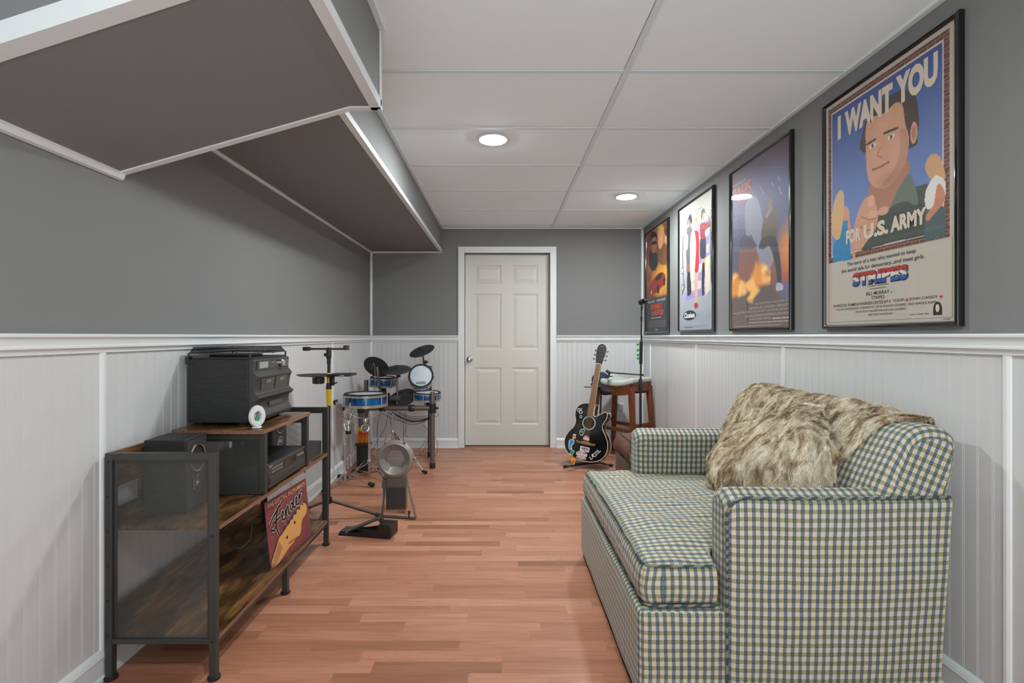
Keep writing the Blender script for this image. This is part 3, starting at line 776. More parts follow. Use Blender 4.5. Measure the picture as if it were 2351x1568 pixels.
def sheet(rows, nu, nv, name, fold, amp, seed, n_str):
    g = net(rows, nu, nv); nr = len(g); nc = len(g[0])
    nrm = [[None] * nc for _ in range(nr)]
    def calc():
        for i in range(nr):
            for j in range(nc):
                a = g[i][min(j + 1, nc - 1)] - g[i][max(j - 1, 0)]; b = g[min(i + 1, nr - 1)][j] - g[max(i - 1, 0)][j]
                n_ = a.cross(b)
                if n_.length < 1e-9: n_ = Vector((-1, 0, 1))
                n_.normalize()
                if n_.dot(Vector((-.6, -.5, .6))) < 0: n_ = -n_
                nrm[i][j] = n_
    calc()
    for i in range(nr):
        for j in range(nc):
            u, v = j / (nc - 1), i / (nr - 1)
            d = fold(u, v) * amp + .010 * mnoise.noise(Vector((u * 9 + seed, v * 5, 0))) + .004 * mnoise.noise(Vector((u * 30, v * 14 + seed, 0)))
            g[i][j] = g[i][j] + nrm[i][j] * (d + (.004 if seed == 3 else .022))
    off = .010 if seed == 3 else .024
    for r_ in g:
        for p in r_:
            if p.z < .66: p.x = min(p.x, bpx(p.z) - off)
            else:
                d_ = Vector((p.x - CB[0], p.z - CB[1])); L_ = d_.length; rr_ = bradius(math.atan2(d_.y, d_.x)) + off
                if L_ < rr_: d_ *= rr_ / L_; p.x = CB[0] + d_.x; p.z = CB[1] + d_.y
            if p.z < .60: p.z = max(p.z, .492)
    calc()
    vs_ = [p for r in g for p in r] + [g[i][j] - nrm[i][j] * .006 for i in range(nr) for j in range(nc)]
    T = nr * nc; fs = []
    for i in range(nr - 1):
        for j in range(nc - 1):
            q = (i * nc + j, i * nc + j + 1, (i + 1) * nc + j + 1, (i + 1) * nc + j)
            fs.append(q); fs.append(tuple(T + k_ for k_ in q[::-1]))
    bd = [(0, j) for j in range(nc)] + [(i, nc - 1) for i in range(1, nr)] + [(nr - 1, j) for j in range(nc - 2, -1, -1)] + [(i, 0) for i in range(nr - 2, 0, -1)]
    for k_ in range(len(bd)):
        a = bd[k_][0] * nc + bd[k_][1]; b = bd[(k_ + 1) % len(bd)][0] * nc + bd[(k_ + 1) % len(bd)][1]
        fs.append((a, b, b + T, a + T))
    sh = MB().add(vs_, fs).build(name, M['fur'], throw, ang=80)
    # pile
    rg = np.random.RandomState(seed + 1)
    G = np.array([[list(p) for p in r] for r in g]); Nn = np.array([[list(p) for p in r] for r in nrm])
    fu = rg.rand(n_str) * (nc - 1.001); fv = rg.rand(n_str) * (nr - 1.001)
    nb = n_str // 7; side_ = rg.randint(0, 4, nb); tt = rg.rand(nb)
    fu[:nb] = np.where(side_ == 0, .02, np.where(side_ == 1, nc - 1.02, tt * (nc - 1.01))); fv[:nb] = np.where(side_ < 2, tt * (nr - 1.01), np.where(side_ == 2, .02, nr - 1.02))
    iu = fu.astype(int); iv = fv.astype(int); au = (fu - iu)[:, None]; av = (fv - iv)[:, None]
    P = (G[iv, iu] * (1 - au) + G[iv, iu + 1] * au) * (1 - av) + (G[iv + 1, iu] * (1 - au) + G[iv + 1, iu + 1] * au) * av
    n_ = Nn[iv, iu]; dn = G[iv + 1, iu] - G[iv, iu]; dn /= np.linalg.norm(dn, axis=1)[:, None] + 1e-9
    sd = np.cross(n_, dn)
    cl = np.array([mnoise.noise(Vector((a * 14, b * 14, c * 14))) for a, b, c in P[:, :3]])[:, None]
    cl2 = np.array([mnoise.noise(Vector((a * 45 + 9, b * 45, c * 45))) for a, b, c in P[:, :3]])[:, None]
    ln = (.010 + .009 * rg.rand(n_str))[:, None]
    dr = n_ * (.55 + .3 * cl2) + dn * (.55 + .3 * rg.rand(n_str)[:, None]) + sd * (cl * .8 + cl2 * .7 + .25 * rg.randn(n_str)[:, None]) + np.array([0, 0, -.15])
    dr /= np.linalg.norm(dr, axis=1)[:, None]
    du_ = G[iv, iu + 1] - G[iv, iu]; du_ /= np.linalg.norm(du_, axis=1)[:, None] + 1e-9
    out_ = np.where((side_ == 0)[:, None], -du_[:nb], np.where((side_ == 1)[:, None], du_[:nb], np.where((side_ == 2)[:, None], -dn[:nb], dn[:nb])))
    dr[:nb] = out_ * .8 + dr[:nb] * .5 - n_[:nb] * (.9 * rg.rand(nb)[:, None]); dr[:nb] /= np.linalg.norm(dr[:nb], axis=1)[:, None]
    wv = np.cross(dr, rg.randn(n_str, 3)); wv /= np.linalg.norm(wv, axis=1)[:, None]; wv *= .0009
    midp = P + dr * ln * .55; tip = P + dr * ln + (dn * .35 + np.array([0, 0, -.25])) * ln * .5
    V = np.stack([P - wv, P + wv, midp + wv * .8, midp - wv * .8, tip], 1).reshape(-1, 3) - np.array(list(org(sh)))
    me = bpy.data.meshes.new('pile')
    k4 = np.arange(n_str) * 5
    me.vertices.add(len(V)); me.vertices.foreach_set('co', V.astype(np.float32).ravel())
    lp = np.stack([k4, k4 + 1, k4 + 2, k4 + 3, k4 + 3, k4 + 2, k4 + 4], 1).ravel()
    me.loops.add(len(lp)); me.loops.foreach_set('vertex_index', lp.astype(np.int32))
    ls = np.stack([np.arange(n_str) * 7, np.arange(n_str) * 7 + 4], 1).ravel(); me.polygons.add(len(ls))
    me.polygons.foreach_set('loop_start', ls.astype(np.int32))
    me.update(calc_edges=True); me.validate(); me.materials.append(M['fur'])
    po = bpy.data.objects.new('pile', me); C.objects.link(po); po.parent = sh; po['kind'] = 'stuff'
def foldA(u, v): return (math.sin(u * 38 + v * 5) * .5 + math.sin(u * 71 + 2 - v * 9) * .25) * min(1, v * 2.2) * (1 - u * .6)
def foldB(u, v):
    c = .6 + .25 * math.sin(v * 3)
    return (math.sin(u * 30 - v * 6 + 1) * .55 + math.sin(u * 52 + 1.2 + v * 4) * .3) * min(1, .25 + v) + .5 * math.exp(-((u - .55) / .12) ** 2) * (1 - v)
sheet(sheetA, 90, 60, 'upper_drape', foldA, .013, 3, 90000)
sheet([B0, B1, B2, B3, B4, B5], 90, 60, 'lower_bunch', foldB, .026, 11, 90000)

# ================================================================ BROWN OTTOMAN behind the sofa
ott = thing('brown_ottoman', (.9, 3.15, 0), 'brown leather seat with a puffy suede cushion behind the plaid sofa', 'ottoman')
MB().rbox(.735, 1.38, 2.87, 3.31, .02, .46, .03, 3, (2, 2, 2)).build('leather_base', M['brownleather'], ott)
def dott(p):
    q = Vector(p); cx_, cy_ = 1.05, 3.09
    q.z += .05 * math.cos(min(1, abs(q.x - cx_) / .36) * PI / 2) * math.cos(min(1, abs(q.y - cy_) / .26) * PI / 2) + .008 * mnoise.noise(q * 9)
    q.x += .008 * mnoise.noise(Vector((q.y * 14, q.z * 14, 1))); return q
cu = MB().rbox(.715, 1.39, 2.855, 3.32, .44, .56, .06, 5, (10, 10, 3), dott).build('suede_cushion', M['suede'], ott, ang=60)
tube_o('seam', arc([dott((.76, 2.87, .545)), dott((.76, 2.95, .56)), dott((.76, 3.1, .56)), dott((.76, 3.22, .56)), dott((.77, 3.31, .545))], 5), .004, M['suede'], cu, 6)

# ================================================================ MEDIA CONSOLE
CX0, CX1, CY0, CY1 = -1.366, -.984, 1.765, 2.93
T = .024
con = thing('media_console', (-1.175, 2.35, 0), 'low rustic brown and black metal mesh media shelf along the left wall', 'shelf unit')
def mesh_panel(fn, a0, a1, b0, b1, w_=.0078, h=.0042, th=.0003, parent=None, mat='screen'):
    """expanded metal: crossing thin bars of a diamond lattice in the plane fn(a, b, d)"""
    mb = MB(); sl_ = h / w_
    for sgn in (1, -1):
        lo = b0 - (a1 - a0) * sl_; k_ = 0
        b = (b0 - (a1 - a0) * sl_) if sgn > 0 else b0
        end = b1 if sgn > 0 else b1 + (a1 - a0) * sl_
        while b < end:
            pts = []
            # line: bb = b + sgn*sl*(a-a0)
            ta, tb = a0, a1
            if sgn > 0:
                ta = max(a0, a0 + (b0 - b) / sl_); tb = min(a1, a0 + (b1 - b) / sl_)
            else:
                ta = max(a0, a0 + (b - b1) / sl_); tb = min(a1, a0 + (b - b0) / sl_)
            if tb - ta > .002:
                za = b + sgn * sl_ * (ta - a0); zb = b + sgn * sl_ * (tb - a0)
                d = th * sgn
                mb.add([fn(ta, za - th, d - th), fn(tb, zb - th, d - th), fn(tb, zb + th, d - th), fn(ta, za + th, d - th),
                        fn(ta, za - th, d + th), fn(tb, zb - th, d + th), fn(tb, zb + th, d + th), fn(ta, za + th, d + th)],
                       [(0, 1, 2, 3), (7, 6, 5, 4), (0, 4, 5, 1), (2, 6, 7, 3)])
            b += h
    return mb.build('mesh_screen', M[mat], parent, smooth=False, recalc=False)
def end_frame(y, z0, z1, name, feet=True, bolts=True):
    mb = MB()
    for x in (CX0, CX1 - T): mb.box(x, x + T, y, y + T, .012 if feet else z0, z1)
    mb.box(CX0 + T, CX1 - T, y, y + T, z1 - T, z1); mb.box(CX0 + T, CX1 - T, y + .002, y + T - .002, z0, z0 + .018)
    i = .010
    mb.box(CX0 + T, CX0 + T + i, y + .009, y + .015, z0 + .018, z1 - T).box(CX1 - T - i, CX1 - T, y + .009, y + .015, z0 + .018, z1 - T)
    mb.box(CX0 + T + i, CX1 - T - i, y + .009, y + .015, z1 - T - i, z1 - T)
    fr = mb.build(name, M['steel'], con, bevel=.0012)
    mesh_panel(lambda a, b, d: (a, y + .012 + d, b), CX0 + T + i, CX1 - T - i, z0 + .018, z1 - T - i, parent=fr)
    if feet:
        for x in (CX0 + T / 2, CX1 - T / 2):
            lathe_o('foot', [(.019, 0), (.021, .003), (.021, .009), (.010, .014), (.010, .02)], (x, y + T / 2, 0), (0, 0, 1), M['blackmat'], con, 20)
    if bolts:
        bb = MB()
        for z in np.linspace(z0 + .03, z1 - .03, 6):
            bb.lathe([(.0045, 0), (.004, -.002), (0, -.0028)], (CX0 + .009, y, float(z)), (0, 1, 0), 10)
        for z in (z0 + .01, .5):
            if z > z0 - .1: bb.lathe([(.0045, 0), (.004, -.002), (0, -.0028)], (CX1 - T / 2, y, float(z)), (0, 1, 0), 10)
        bb.build_each('bolt', M['black'], fr)
    return fr
end_frame(CY0, .125, .785, 'end_frame'); end_frame(CY1 - T, .125, .785, 'end_frame')
end_frame(2.135, .528, .782, 'tower_side_frame', feet=False); end_frame(2.60, .528, .782, 'tower_side_frame', feet=False)
def board(x0, x1, y0, y1, z0, z1, name):
    b = MB().box(x0, x1, y0, y1, z0, z1).build(name, M['rustic'], con, bevel=.001, smooth=False)
    MB().box(x1, x1 + .0012, y0 + .001, y1 - .001, z0 + .001, z1 - .001).build('edge_banding', M['edge'], b, smooth=False)
board(CX0 + .004, CX1 - .003, CY0 + T, CY1 - T, .510, .527, 'middle_shelf')
board(CX0 + .004, CX1 - .003, CY0 + T, CY1 - T, .128, .145, 'lower_shelf')
lt = None
tb_ = MB().box(CX0 + .002, CX1 + .002, 2.118, 2.635, .783, .800).build('top_board', M['rustic'], con, bevel=.001, smooth=False)
MB().box(CX1 + .002, CX1 + .0032, 2.119, 2.634, .784, .799).build('edge_banding', M['edge'], tb_, smooth=False)
MB().box(CX0 + .003, CX1 + .001, 2.1168, 2.1180, .784, .799).build('edge_banding', M['edge'], tb_, smooth=False)
MB().box(CX1 - .022, CX1 - .006, CY0 + T, CY1 - T, .110, .128).box(CX0 + .006, CX0 + .022, CY0 + T, CY1 - T, .110, .128).build_each('shelf_rail', M['steel'], con)
mb = MB(); mb.box(CX0 + .001, CX0 + .013, CY0 + T, 2.135, .66, .785).box(CX0 + .001, CX0 + .013, CY0 + T, 2.135, .527, .585).box(CX0 + .001, CX0 + .013, 1.925, 2.135, .585, .66)
mb.box(CX0 + .001, CX0 + .013, 2.62, CY1 - T, .527, .60)
mb.build_each('upper_back_board', M['rustic'], con, smooth=False)
MB().box(CX0 + .001, CX0 + .013, CY0 + T, CY1 - T, .145, .245).build('lower_back_board', M['rustic'], con, smooth=False)
mb = MB().box(CX1 - T, CX1, 2.355, 2.355 + T, .012, .128).build('middle_leg', M['steel'], con)
lathe_o('foot', [(.019, 0), (.021, .003), (.021, .009), (.010, .014), (.010, .02)], (CX1 - T / 2, 2.367, 0), (0, 0, 1), M['blackmat'], con, 20)

# stereo -----------------------------------------------------------------
st = thing('stereo_system', (-1.22, 2.41, .8), 'black wood-sided record player stereo with twin cassette deck on the media shelf', 'stereo')
SX0, SX1, QY0, QY1, SZ0, SZ1 = -1.362, -1.098, 2.225, 2.60, .812, 1.088
MB().box(SX0, SX1, QY0, QY1, SZ0, SZ1).build('cabinet', M['ash'], st, bevel=.003)
MB().box(SX0 + .02, SX0 + .05, QY0 + .02, QY1 - .02, .80, SZ0).box(SX1 - .05, SX1 - .02, QY0 + .02, QY1 - .02, .80, SZ0).build_each('rubber_foot', M['blackmat'], st)
# moulded front, profile in x/z extruded along y
FP = [(SX1, .812), (SX1 + .030, .814), (SX1 + .036, .83), (SX1 + .030, .845), (SX1 + .022, .862), (SX1 + .024, .90), (SX1 + .034, .905), (SX1 + .046, .918), (SX1 + .040, .926), (SX1 + .028, .934), (SX1 + .024, .95), (SX1 + .030, .99), (SX1 + .038, 1.008), (SX1 + .032, 1.018), (SX1 + .024, 1.028), (SX1 + .020, 1.036), (SX1 + .022, 1.080), (SX1 + .016, 1.088), (SX1, 1.088)]
FPs = FP[:1] + [tuple(q)[:2] for q in arc([(a_, b_, 0) for a_, b_ in FP[1:-1]], 4)] + FP[-1:]
fp = MB().prism(FPs, lambda x, z, h: (x, h, z), QY0 + .004, QY1 - .004).build('front_panel', M['darkgrey'], st, ang=50)
xf_ = SX1 + .0225
MB().prism([(SX1 + .0205, 1.040), (SX1 + .0235, 1.078), (SX1 + .0215, 1.079), (SX1 + .018, 1.040)], lambda x, z, h: (x + .002, h, z), QY0 + .03, QY1 - .02).build('radio_face', M['blackgloss'], st)
MB().box(xf_, xf_ + .005, QY0 + .05, QY0 + .13, 1.046, 1.074).build('display', M['lcd'], st)
lathe_o('tuning_knob', [(.019, 0), (.019, .012), (.015, .016), (0, .017)], (xf_ + .002, QY0 + .27, 1.060), (1, 0, 0), M['chrome'], st, 28)
bb = MB()
for i in range(4):
    for j in range(3): bb.box(xf_, xf_ + .005, QY0 + .305 + i * .013, QY0 + .313 + i * .013, 1.047 + j * .010, 1.052 + j * .010)
for i in range(4): bb.lathe([(.0035, 0), (.003, .004), (0, .0045)], (xf_ + .001, QY0 + .155 + i * .025, 1.052), (1, 0, 0), 10)
bb.build_each('button', M['silver'], st)
for i in range(2):
    y0 = QY0 + .055 + i * .145
    d_ = MB().add([(SX1 + .0255, y0, .942), (SX1 + .0255, y0 + .13, .942), (SX1 + .034, y0 + .13, 1.000), (SX1 + .034, y0, 1.000), (SX1 + .015, y0, .942), (SX1 + .015, y0 + .13, .942), (SX1 + .015, y0 + .13, 1.000), (SX1 + .015, y0, 1.000)],
        [(0, 1, 2, 3), (4, 7, 6, 5), (0, 3, 7, 4), (1, 5, 6, 2), (3, 2, 6, 7), (0, 4, 5, 1)]).build('cassette_door', M['blackgloss'], st)
    MB().add([(SX1 + .0318, y0 + .04, .978), (SX1 + .0318, y0 + .092, .978), (SX1 + .0342, y0 + .092, .992), (SX1 + .0342, y0 + .04, .992)], [(0, 1, 2, 3)]).build('cassette_window', M['cassette'], d_, recalc=False)
bb = MB()
for i in range(11):
    y0 = QY0 + .05 + i * .027
    bb.add([(SX1 + .028, y0, .932), (SX1 + .028, y0 + .024, .932), (SX1 + .047, y0 + .024, .919), (SX1 + .047, y0, .919), (SX1 + .028, y0, .924), (SX1 + .028, y0 + .024, .924), (SX1 + .046, y0 + .024, .913), (SX1 + .046, y0, .913)], [(0, 1, 2, 3), (4, 7, 6, 5), (0, 3, 7, 4), (1, 5, 6, 2), (3, 2, 6, 7), (0, 4, 5, 1)])
bb.build_each('tape_key', M['black'], st, bevel=.0008)
MB().box(SX1 + .023, SX1 + .027, QY0 + .14, QY0 + .28, .868, .888).build('disc_slot', M['blackgloss'], st)
lt = MB(); text(lt, 'STEREO', (0, 0, .03, .004), lambda u, v, h: (xf_ + .0035, QY0 + .165 + u, 1.066 + v), (.6, .6, .6)); lt.build('lettering', M['decal'], st, recalc=False)
# turntable plate and smoked lid
tt = MB().box(SX0 + .01, SX1 + .012, QY0 + .01, QY1 - .01, SZ1, SZ1 + .008).build('turntable_deck', M['black'], st)
lathe_o('platter', [(.11, 0), (.112, .004), (.11, .009), (.012, .009), (.003, .018), (0, .018)], (-1.24, 2.40, SZ1 + .008), (0, 0, 1), M['blackmat'], st, 40)
tube_o('tone_arm', [(-1.13, 2.55, SZ1 + .02), (-1.15, 2.52, SZ1 + .024), (-1.16, 2.36, SZ1 + .02)], .003, M['silver'], st, 8)
mb = MB()
lz = SZ1 + .052
x0, x1, y0, y1, z0 = SX0 + .002, SX1 + .006, QY0 + .004, QY1 - .006, SZ1 + .010
# lid: thin shell, front skirt notched
P1 = [(x0, y0), (x1, y0), (x1, y1), (x0, y1)]; P2 = [(x0 + .012, y0 + .014), (x1 - .016, y0 + .014), (x1 - .016, y1 - .014), (x0 + .012, y1 - .014)]
mb.add([(a, b, z0 + .016) for a, b in P1] + [(a, b, lz) for a, b in P2], [(i, (i + 1) % 4, 4 + (i + 1) % 4, 4 + i) for i in range(4)] + [(4, 5, 6, 7)])
lid = mb.build('smoked_lid', M['smoke'], st, ang=20)
mb = MB()
for i in range(4): a = P1[i]; b = P1[(i + 1) % 4]; mb.bar((a[0], a[1], z0 + .016), (b[0], b[1], z0 + .016), .004, .006); mb.bar((P2[i][0], P2[i][1], lz), (P2[(i + 1) % 4][0], P2[(i + 1) % 4][1], lz), .003, .003)
for a in P1: mb.bar((a[0], a[1], z0 - .002), (a[0], a[1], z0 + .016), .006, .006)
mb.build('lid_edge', M['darkgrey'], lid)
MB().box(SX0 - .010, SX0 + .006, QY0 - .003, QY0 + .03, SZ1 - .022, SZ1 + .014).build('lid_hinge', M['black'], st, bevel=.003)

# sand timer ---------------------------------------------------------------
tc_ = at(590, 955, 2.165); tm = thing('sand_timer', (tc_.x, tc_.y, .8), 'small white oval sand timer with green sand at the shelf corner', 'timer')
ax_ = Vector((.80, -.60, 0)); upv = (0, 0, 1)
MB().lathe([(.020, -.010), (.036, -.010), (.040, -.004), (.040, .004), (.036, .010), (.020, .010), (.018, .006), (.018, -.006), (.020, -.010)], (tc_.x, tc_.y, .851), ax_, 40, 0, (1.14, .88), upv).build('white_ring', M['whiteplastic'], tm)
side = Vector((0, 0, 1)).cross(ax_)
MB().lathe([(.007, -.026), (.008, -.012), (.003, -.001), (.003, .001), (.008, .012), (.007, .026)], (tc_.x, tc_.y, .851), (0, 0, 1), 16).build('glass_bulb', M['clear'], tm)
MB().lathe([(.0066, -.0255), (.0075, -.014), (.0065, -.008), (0, -.006)], (tc_.x, tc_.y, .851), (0, 0, 1), 16).build('green_sand', M['sandgreen'], tm)
MB().box(tc_.x - .016, tc_.x + .016, tc_.y - .014, tc_.y + .014, .800, .808).build('base', M['whiteplastic'], tm, bevel=.003)

# speakers ------------------------------------------------------------------
def speaker(x, y, z, label, rot):
    t = thing('bookshelf_speaker', (x, y, z), label, 'speaker', 'black bookshelf speakers on the media shelf')
    X = Matrix.Translation((x, y, z)) @ Matrix.Rotation(rot, 4, 'Z')
    MB(X).box(-.075, .075, -.075, .075, 0, .276).build('enclosure', M['ash'], t, bevel=.002)
    MB(X).box(.075, .077, -.068, .068, .008, .268).build('baffle', M['darkgrey'], t)
    r1 = MB(X).lathe([(.046, 0), (.052, 0), (.055, .003), (.052, .007), (.047, .006), (.046, 0)], (.077, 0, .195), (1, 0, 0), 36).build('woofer_ring', M['chrome'], t)
    MB(X).lathe([(.046, .001), (.02, -.0), (.016, .002), (0, .006)], (.077, 0, .195), (1, 0, 0), 30).build('woofer_cone', M['blackmat'], t)
    MB(X).lathe([(.030, .0), (.033, .004), (.026, .006), (.018, .003), (.014, .003), (.010, .006), (0, .008)], (.077, 0, .095), (1, 0, 0), 30).build('tweeter', M['chrome'], t)
    return t
speaker(-1.250, 1.972, .527, 'black speaker with silver rings on the near end of the media shelf', .05)
speaker(-1.262, 2.75, .527, 'black speaker behind the disc changer at the far end of the shelf', -.08)

# disc changer ----------------------------------------------------------------
dp = thing('disc_changer', (-1.17, 2.38, .527), 'flat black disc changer on the middle shelf under the stereo', 'disc player')
PX0, PX1, PY0, PY1 = -1.345, -1.005, 2.17, 2.595
MB().box(PX0, PX1, PY0, PY1, .536, .636).build('case', M['black'], dp, bevel=.003)
fcp = MB().box(PX1, PX1 + .014, PY0 + .012, PY1, .536, .634).build('front_panel', M['darkgrey'], dp, bevel=.003)
MB().box(PX1 + .014, PX1 + .018, PY0 + .02, PY1 - .02, .556, .584).build('disc_tray', M['darkgrey'], dp, bevel=.001)
MB().box(PX1 + .014, PX1 + .016, PY0 + .17, PY0 + .30, .592, .622).build('display', M['blackgloss'], dp)
bb = MB()
for i in range(7):
    for j in range(2): bb.lathe([(.0045, 0), (.004, .004), (0, .005)], (PX1 + .014, PY0 + .045 + i * .016, .600 + j * .014), (1, 0, 0), 10)
for i in range(5): bb.lathe([(.006, 0), (.005, .005), (0, .006)], (PX1 + .014, PY0 + .325 + i * .016, .608), (1, 0, 0), 10)
bb.build_each('button', M['silver'], dp)
MB().lathe([(.012, 0), (.011, .010), (0, .011)], (PX1 + .014, PY1 - .015, .615), (1, 0, 0), 16).build('power_knob', M['black'], dp)
lt = MB(); text(lt, 'SONY', (PY0 + .02, .624, PY0 + .05, .630), lambda u, v, h: (PX1 + .0146, u, v), (.7, .7, .7)); text(lt, 'CD/DVD PLAYER', (PY0 + .16, .573, PY0 + .25, .578), lambda u, v, h: (PX1 + .0186, u, v), (.15, .15, .15)); lt.build('lettering', M['decal'], dp, recalc=False)
MB().box(PX0 + .02, PX0 + .05, PY0 + .02, PY0 + .05, .527, .536).box(PX1 - .05, PX1 - .02, PY0 + .02, PY0 + .05, .527, .536).box(PX0 + .02, PX0 + .05, PY1 - .05, PY1 - .02, .527, .536).box(PX1 - .05, PX1 - .02, PY1 - .05, PY1 - .02, .527, .536).build_each('rubber_foot', M['blackmat'], dp)

# slanted dark mesh tray at the far end
tr = thing('mesh_tray', (-1.05, 2.78, .527), 'slanted dark mesh tray at the far end of the middle shelf', 'tray')
MB().prism([(2.66, .530), (2.895, .530), (2.895, .60)], lambda y, z, h: (h, y, z), -1.02, -1.016).build('side_plate', M['darkgrey'], tr, smooth=False)
MB().add([(-1.09, 2.66, .532), (-1.02, 2.66, .532), (-1.02, 2.895, .60), (-1.09, 2.895, .60), (-1.09, 2.66, .529), (-1.02, 2.66, .529), (-1.02, 2.895, .597), (-1.09, 2.895, .597)], [(0, 1, 2, 3), (7, 6, 5, 4), (0, 4, 5, 1), (1, 5, 6, 2), (2, 6, 7, 3), (3, 7, 4, 0)]).build('slanted_plate', M['darkgrey'], tr, smooth=False)

# tin sign ---------------------------------------------------------------------
sg = thing('tin_sign', (-1.02, 2.46, .145), 'red tin guitar sign with a painted headstock leaning on the lower shelf', 'sign')
SA = Vector((-1.022, 2.275, .148)); SU = Vector((.03, .405, 0)).normalized(); SV = Vector((-.10, 0, 1)).normalized(); SN = SU.cross(SV).normalized()
sw, sh_ = .405, .30
sf = lambda u, v, h=0: SA + SU * u + SV * v + SN * h
MB().add([sf(0, 0, 0), sf(sw, 0, 0), sf(sw, sh_, 0), sf(0, sh_, 0), sf(0, 0, -.002), sf(sw, 0, -.002), sf(sw, sh_, -.002), sf(0, sh_, -.002)], [(0, 1, 2, 3), (7, 6, 5, 4), (0, 4, 5, 1), (1, 5, 6, 2), (2, 6, 7, 3), (3, 7, 4, 0)]).build('tin_sheet', simple('worn_red_board', s(124, 62, 66), .4, var=.25, scale=14), sg, smooth=False)
pm = MB()
def pol(mb, pts, fn, col, h): mb.add([fn(a, b, h) for a, b in pts], [tuple(range(len(pts)))], 0, col)
for i in range(1, 7): pol(pm, [(i * .06, .0), (i * .06 + .002, 0), (i * .06 + .002, sh_), (i * .06, sh_)], sf, s(84, 34, 38), .0004)
hs = loop2([(.0, .02), (.08, .105), (.12, .118), (.25, .165), (.30, .185), (.36, .19), (.385, .165), (.375, .13), (.33, .115), (.31, .09), (.30, .06), (.275, .045), (.25, .05), (.215, .035), (.17, .03), (.12, .015), (.06, .0), (.02, .0)], 5)
pol(pm, [(a, b + .004) for a, b in hs], sf, s(60, 26, 14), .0008)
pol(pm, [(.008 + a * .97, .004 + b * .96) for a, b in hs], sf, s(206, 152, 84), .0012)
pol(pm, [(.0, .006), (.085, .098), (.115, .055), (.04, .006)], sf, s(170, 92, 46), .0016)
for i in range(6):
    a0 = .004 + i * .006; pol(pm, [(a0, .03 - i * .004), (a0 + .002, .03 - i * .004), (.10 + i * .004, .105 - i * .008), (.098 + i * .004, .105 - i * .008)], sf, s(225, 205, 170), .002)
for i in range(6):
    cx_, cz = .15 + i * .038, .135 + i * .0105
    pol(pm, [(cx_ + .009 * math.cos(t), cz + .009 * math.sin(t)) for t in np.linspace(0, 6.0, 12)], sf, s(50, 46, 48), .002)
    pol(pm, [(cx_ + .010 * math.cos(t) - .004, cz + .05 + .012 * math.sin(t)) for t in np.linspace(0, 6.0, 12)], sf, s(170, 150, 160), .001)
    pol(pm, [(cx_ - .003, cz), (cx_ + .003, cz), (cx_, cz + .045), (cx_ - .006, cz + .045)], sf, s(120, 96, 104), .0007)
for (cx_, cz) in ((.16, .085), (.245, .125)): pol(pm, [(cx_ + .008 * math.cos(t), cz + .008 * math.sin(t)) for t in np.linspace(0, 6.0, 12)], sf, s(40, 34, 34), .002)
text(pm, 'FINE ELECTRIC INSTRUMENTS', (.02, .268, .385, .288), sf, s(214, 170, 120), .002, .01)
text(pm, 'ORIGINAL', (.17, .045, .24, .058), sf, s(90, 50, 30), .002)
# script word drawn as brush strokes
def stroke(mb, pts, w_, col, h, fn):
    P = arc([(a, b, 0) for a, b in pts], 8); n = len(P)
    for i in range(n - 1):
        d = (P[i + 1] - P[i]); d = Vector((-d.y, d.x, 0)).normalized() * w_
        d2 = d
        if i + 2 < n: e = (P[i + 2] - P[i + 1]); d2 = Vector((-e.y, e.x, 0)).normalized() * w_
        a, b = P[i], P[i + 1]
        mb.add([fn(q.x, q.y, h) for q in (a - d, b - d2, b + d2, a + d)], [(0, 1, 2, 3)], 0, col)
L_ = [[(.035, .165), (.06, .16), (.085, .21), (.105, .245), (.13, .25)], [(.02, .19), (.05, .215), (.09, .235), (.15, .262)], [(.06, .19), (.09, .195), (.115, .20)], [(.085, .225), (.075, .17), (.09, .125)],
      [(.125, .185), (.145, .20), (.142, .215), (.13, .205), (.132, .18), (.155, .175)], [(.16, .175), (.168, .215), (.17, .185), (.185, .222), (.195, .215), (.195, .185), (.205, .185)],
      [(.24, .222), (.225, .225), (.215, .205), (.228, .195), (.245, .22), (.262, .265), (.25, .22), (.248, .198), (.262, .20)], [(.27, .21), (.288, .222), (.286, .238), (.274, .228), (.276, .205), (.30, .20)],
      [(.305, .205), (.312, .245), (.318, .225), (.335, .25), (.35, .245)]]
for q in L_: stroke(pm, q, .0085, s(226, 210, 200), .0022, sf)
for q in L_: stroke(pm, q, .0058, s(26, 22, 26), .0028, sf)
text(pm, 'PASADENA, CALIF.', (.27, .187, .35, .195), sf, s(220, 200, 180), .003)
pm.build('printed_art', M['print'], sg, recalc=False, smooth=False)

# cord hanging in the lower compartment
cd = MB().tube(arc([at(500, 1165, 2.30) + Vector((0, 0, 0)), at(512, 1215, 2.28), at(528, 1250, 2.27), at(556, 1257, 2.29), at(575, 1235, 2.32), at(580, 1200, 2.34), at(590, 1188, 2.35), at(606, 1190, 2.34), at(617, 1210, 2.33), at(618, 1260, 2.30)], 6), .0028, 8).build('power_cord', M['black'])
tag(cd, 'thin black cord looping down under the middle shelf beside the sign', 'cord')
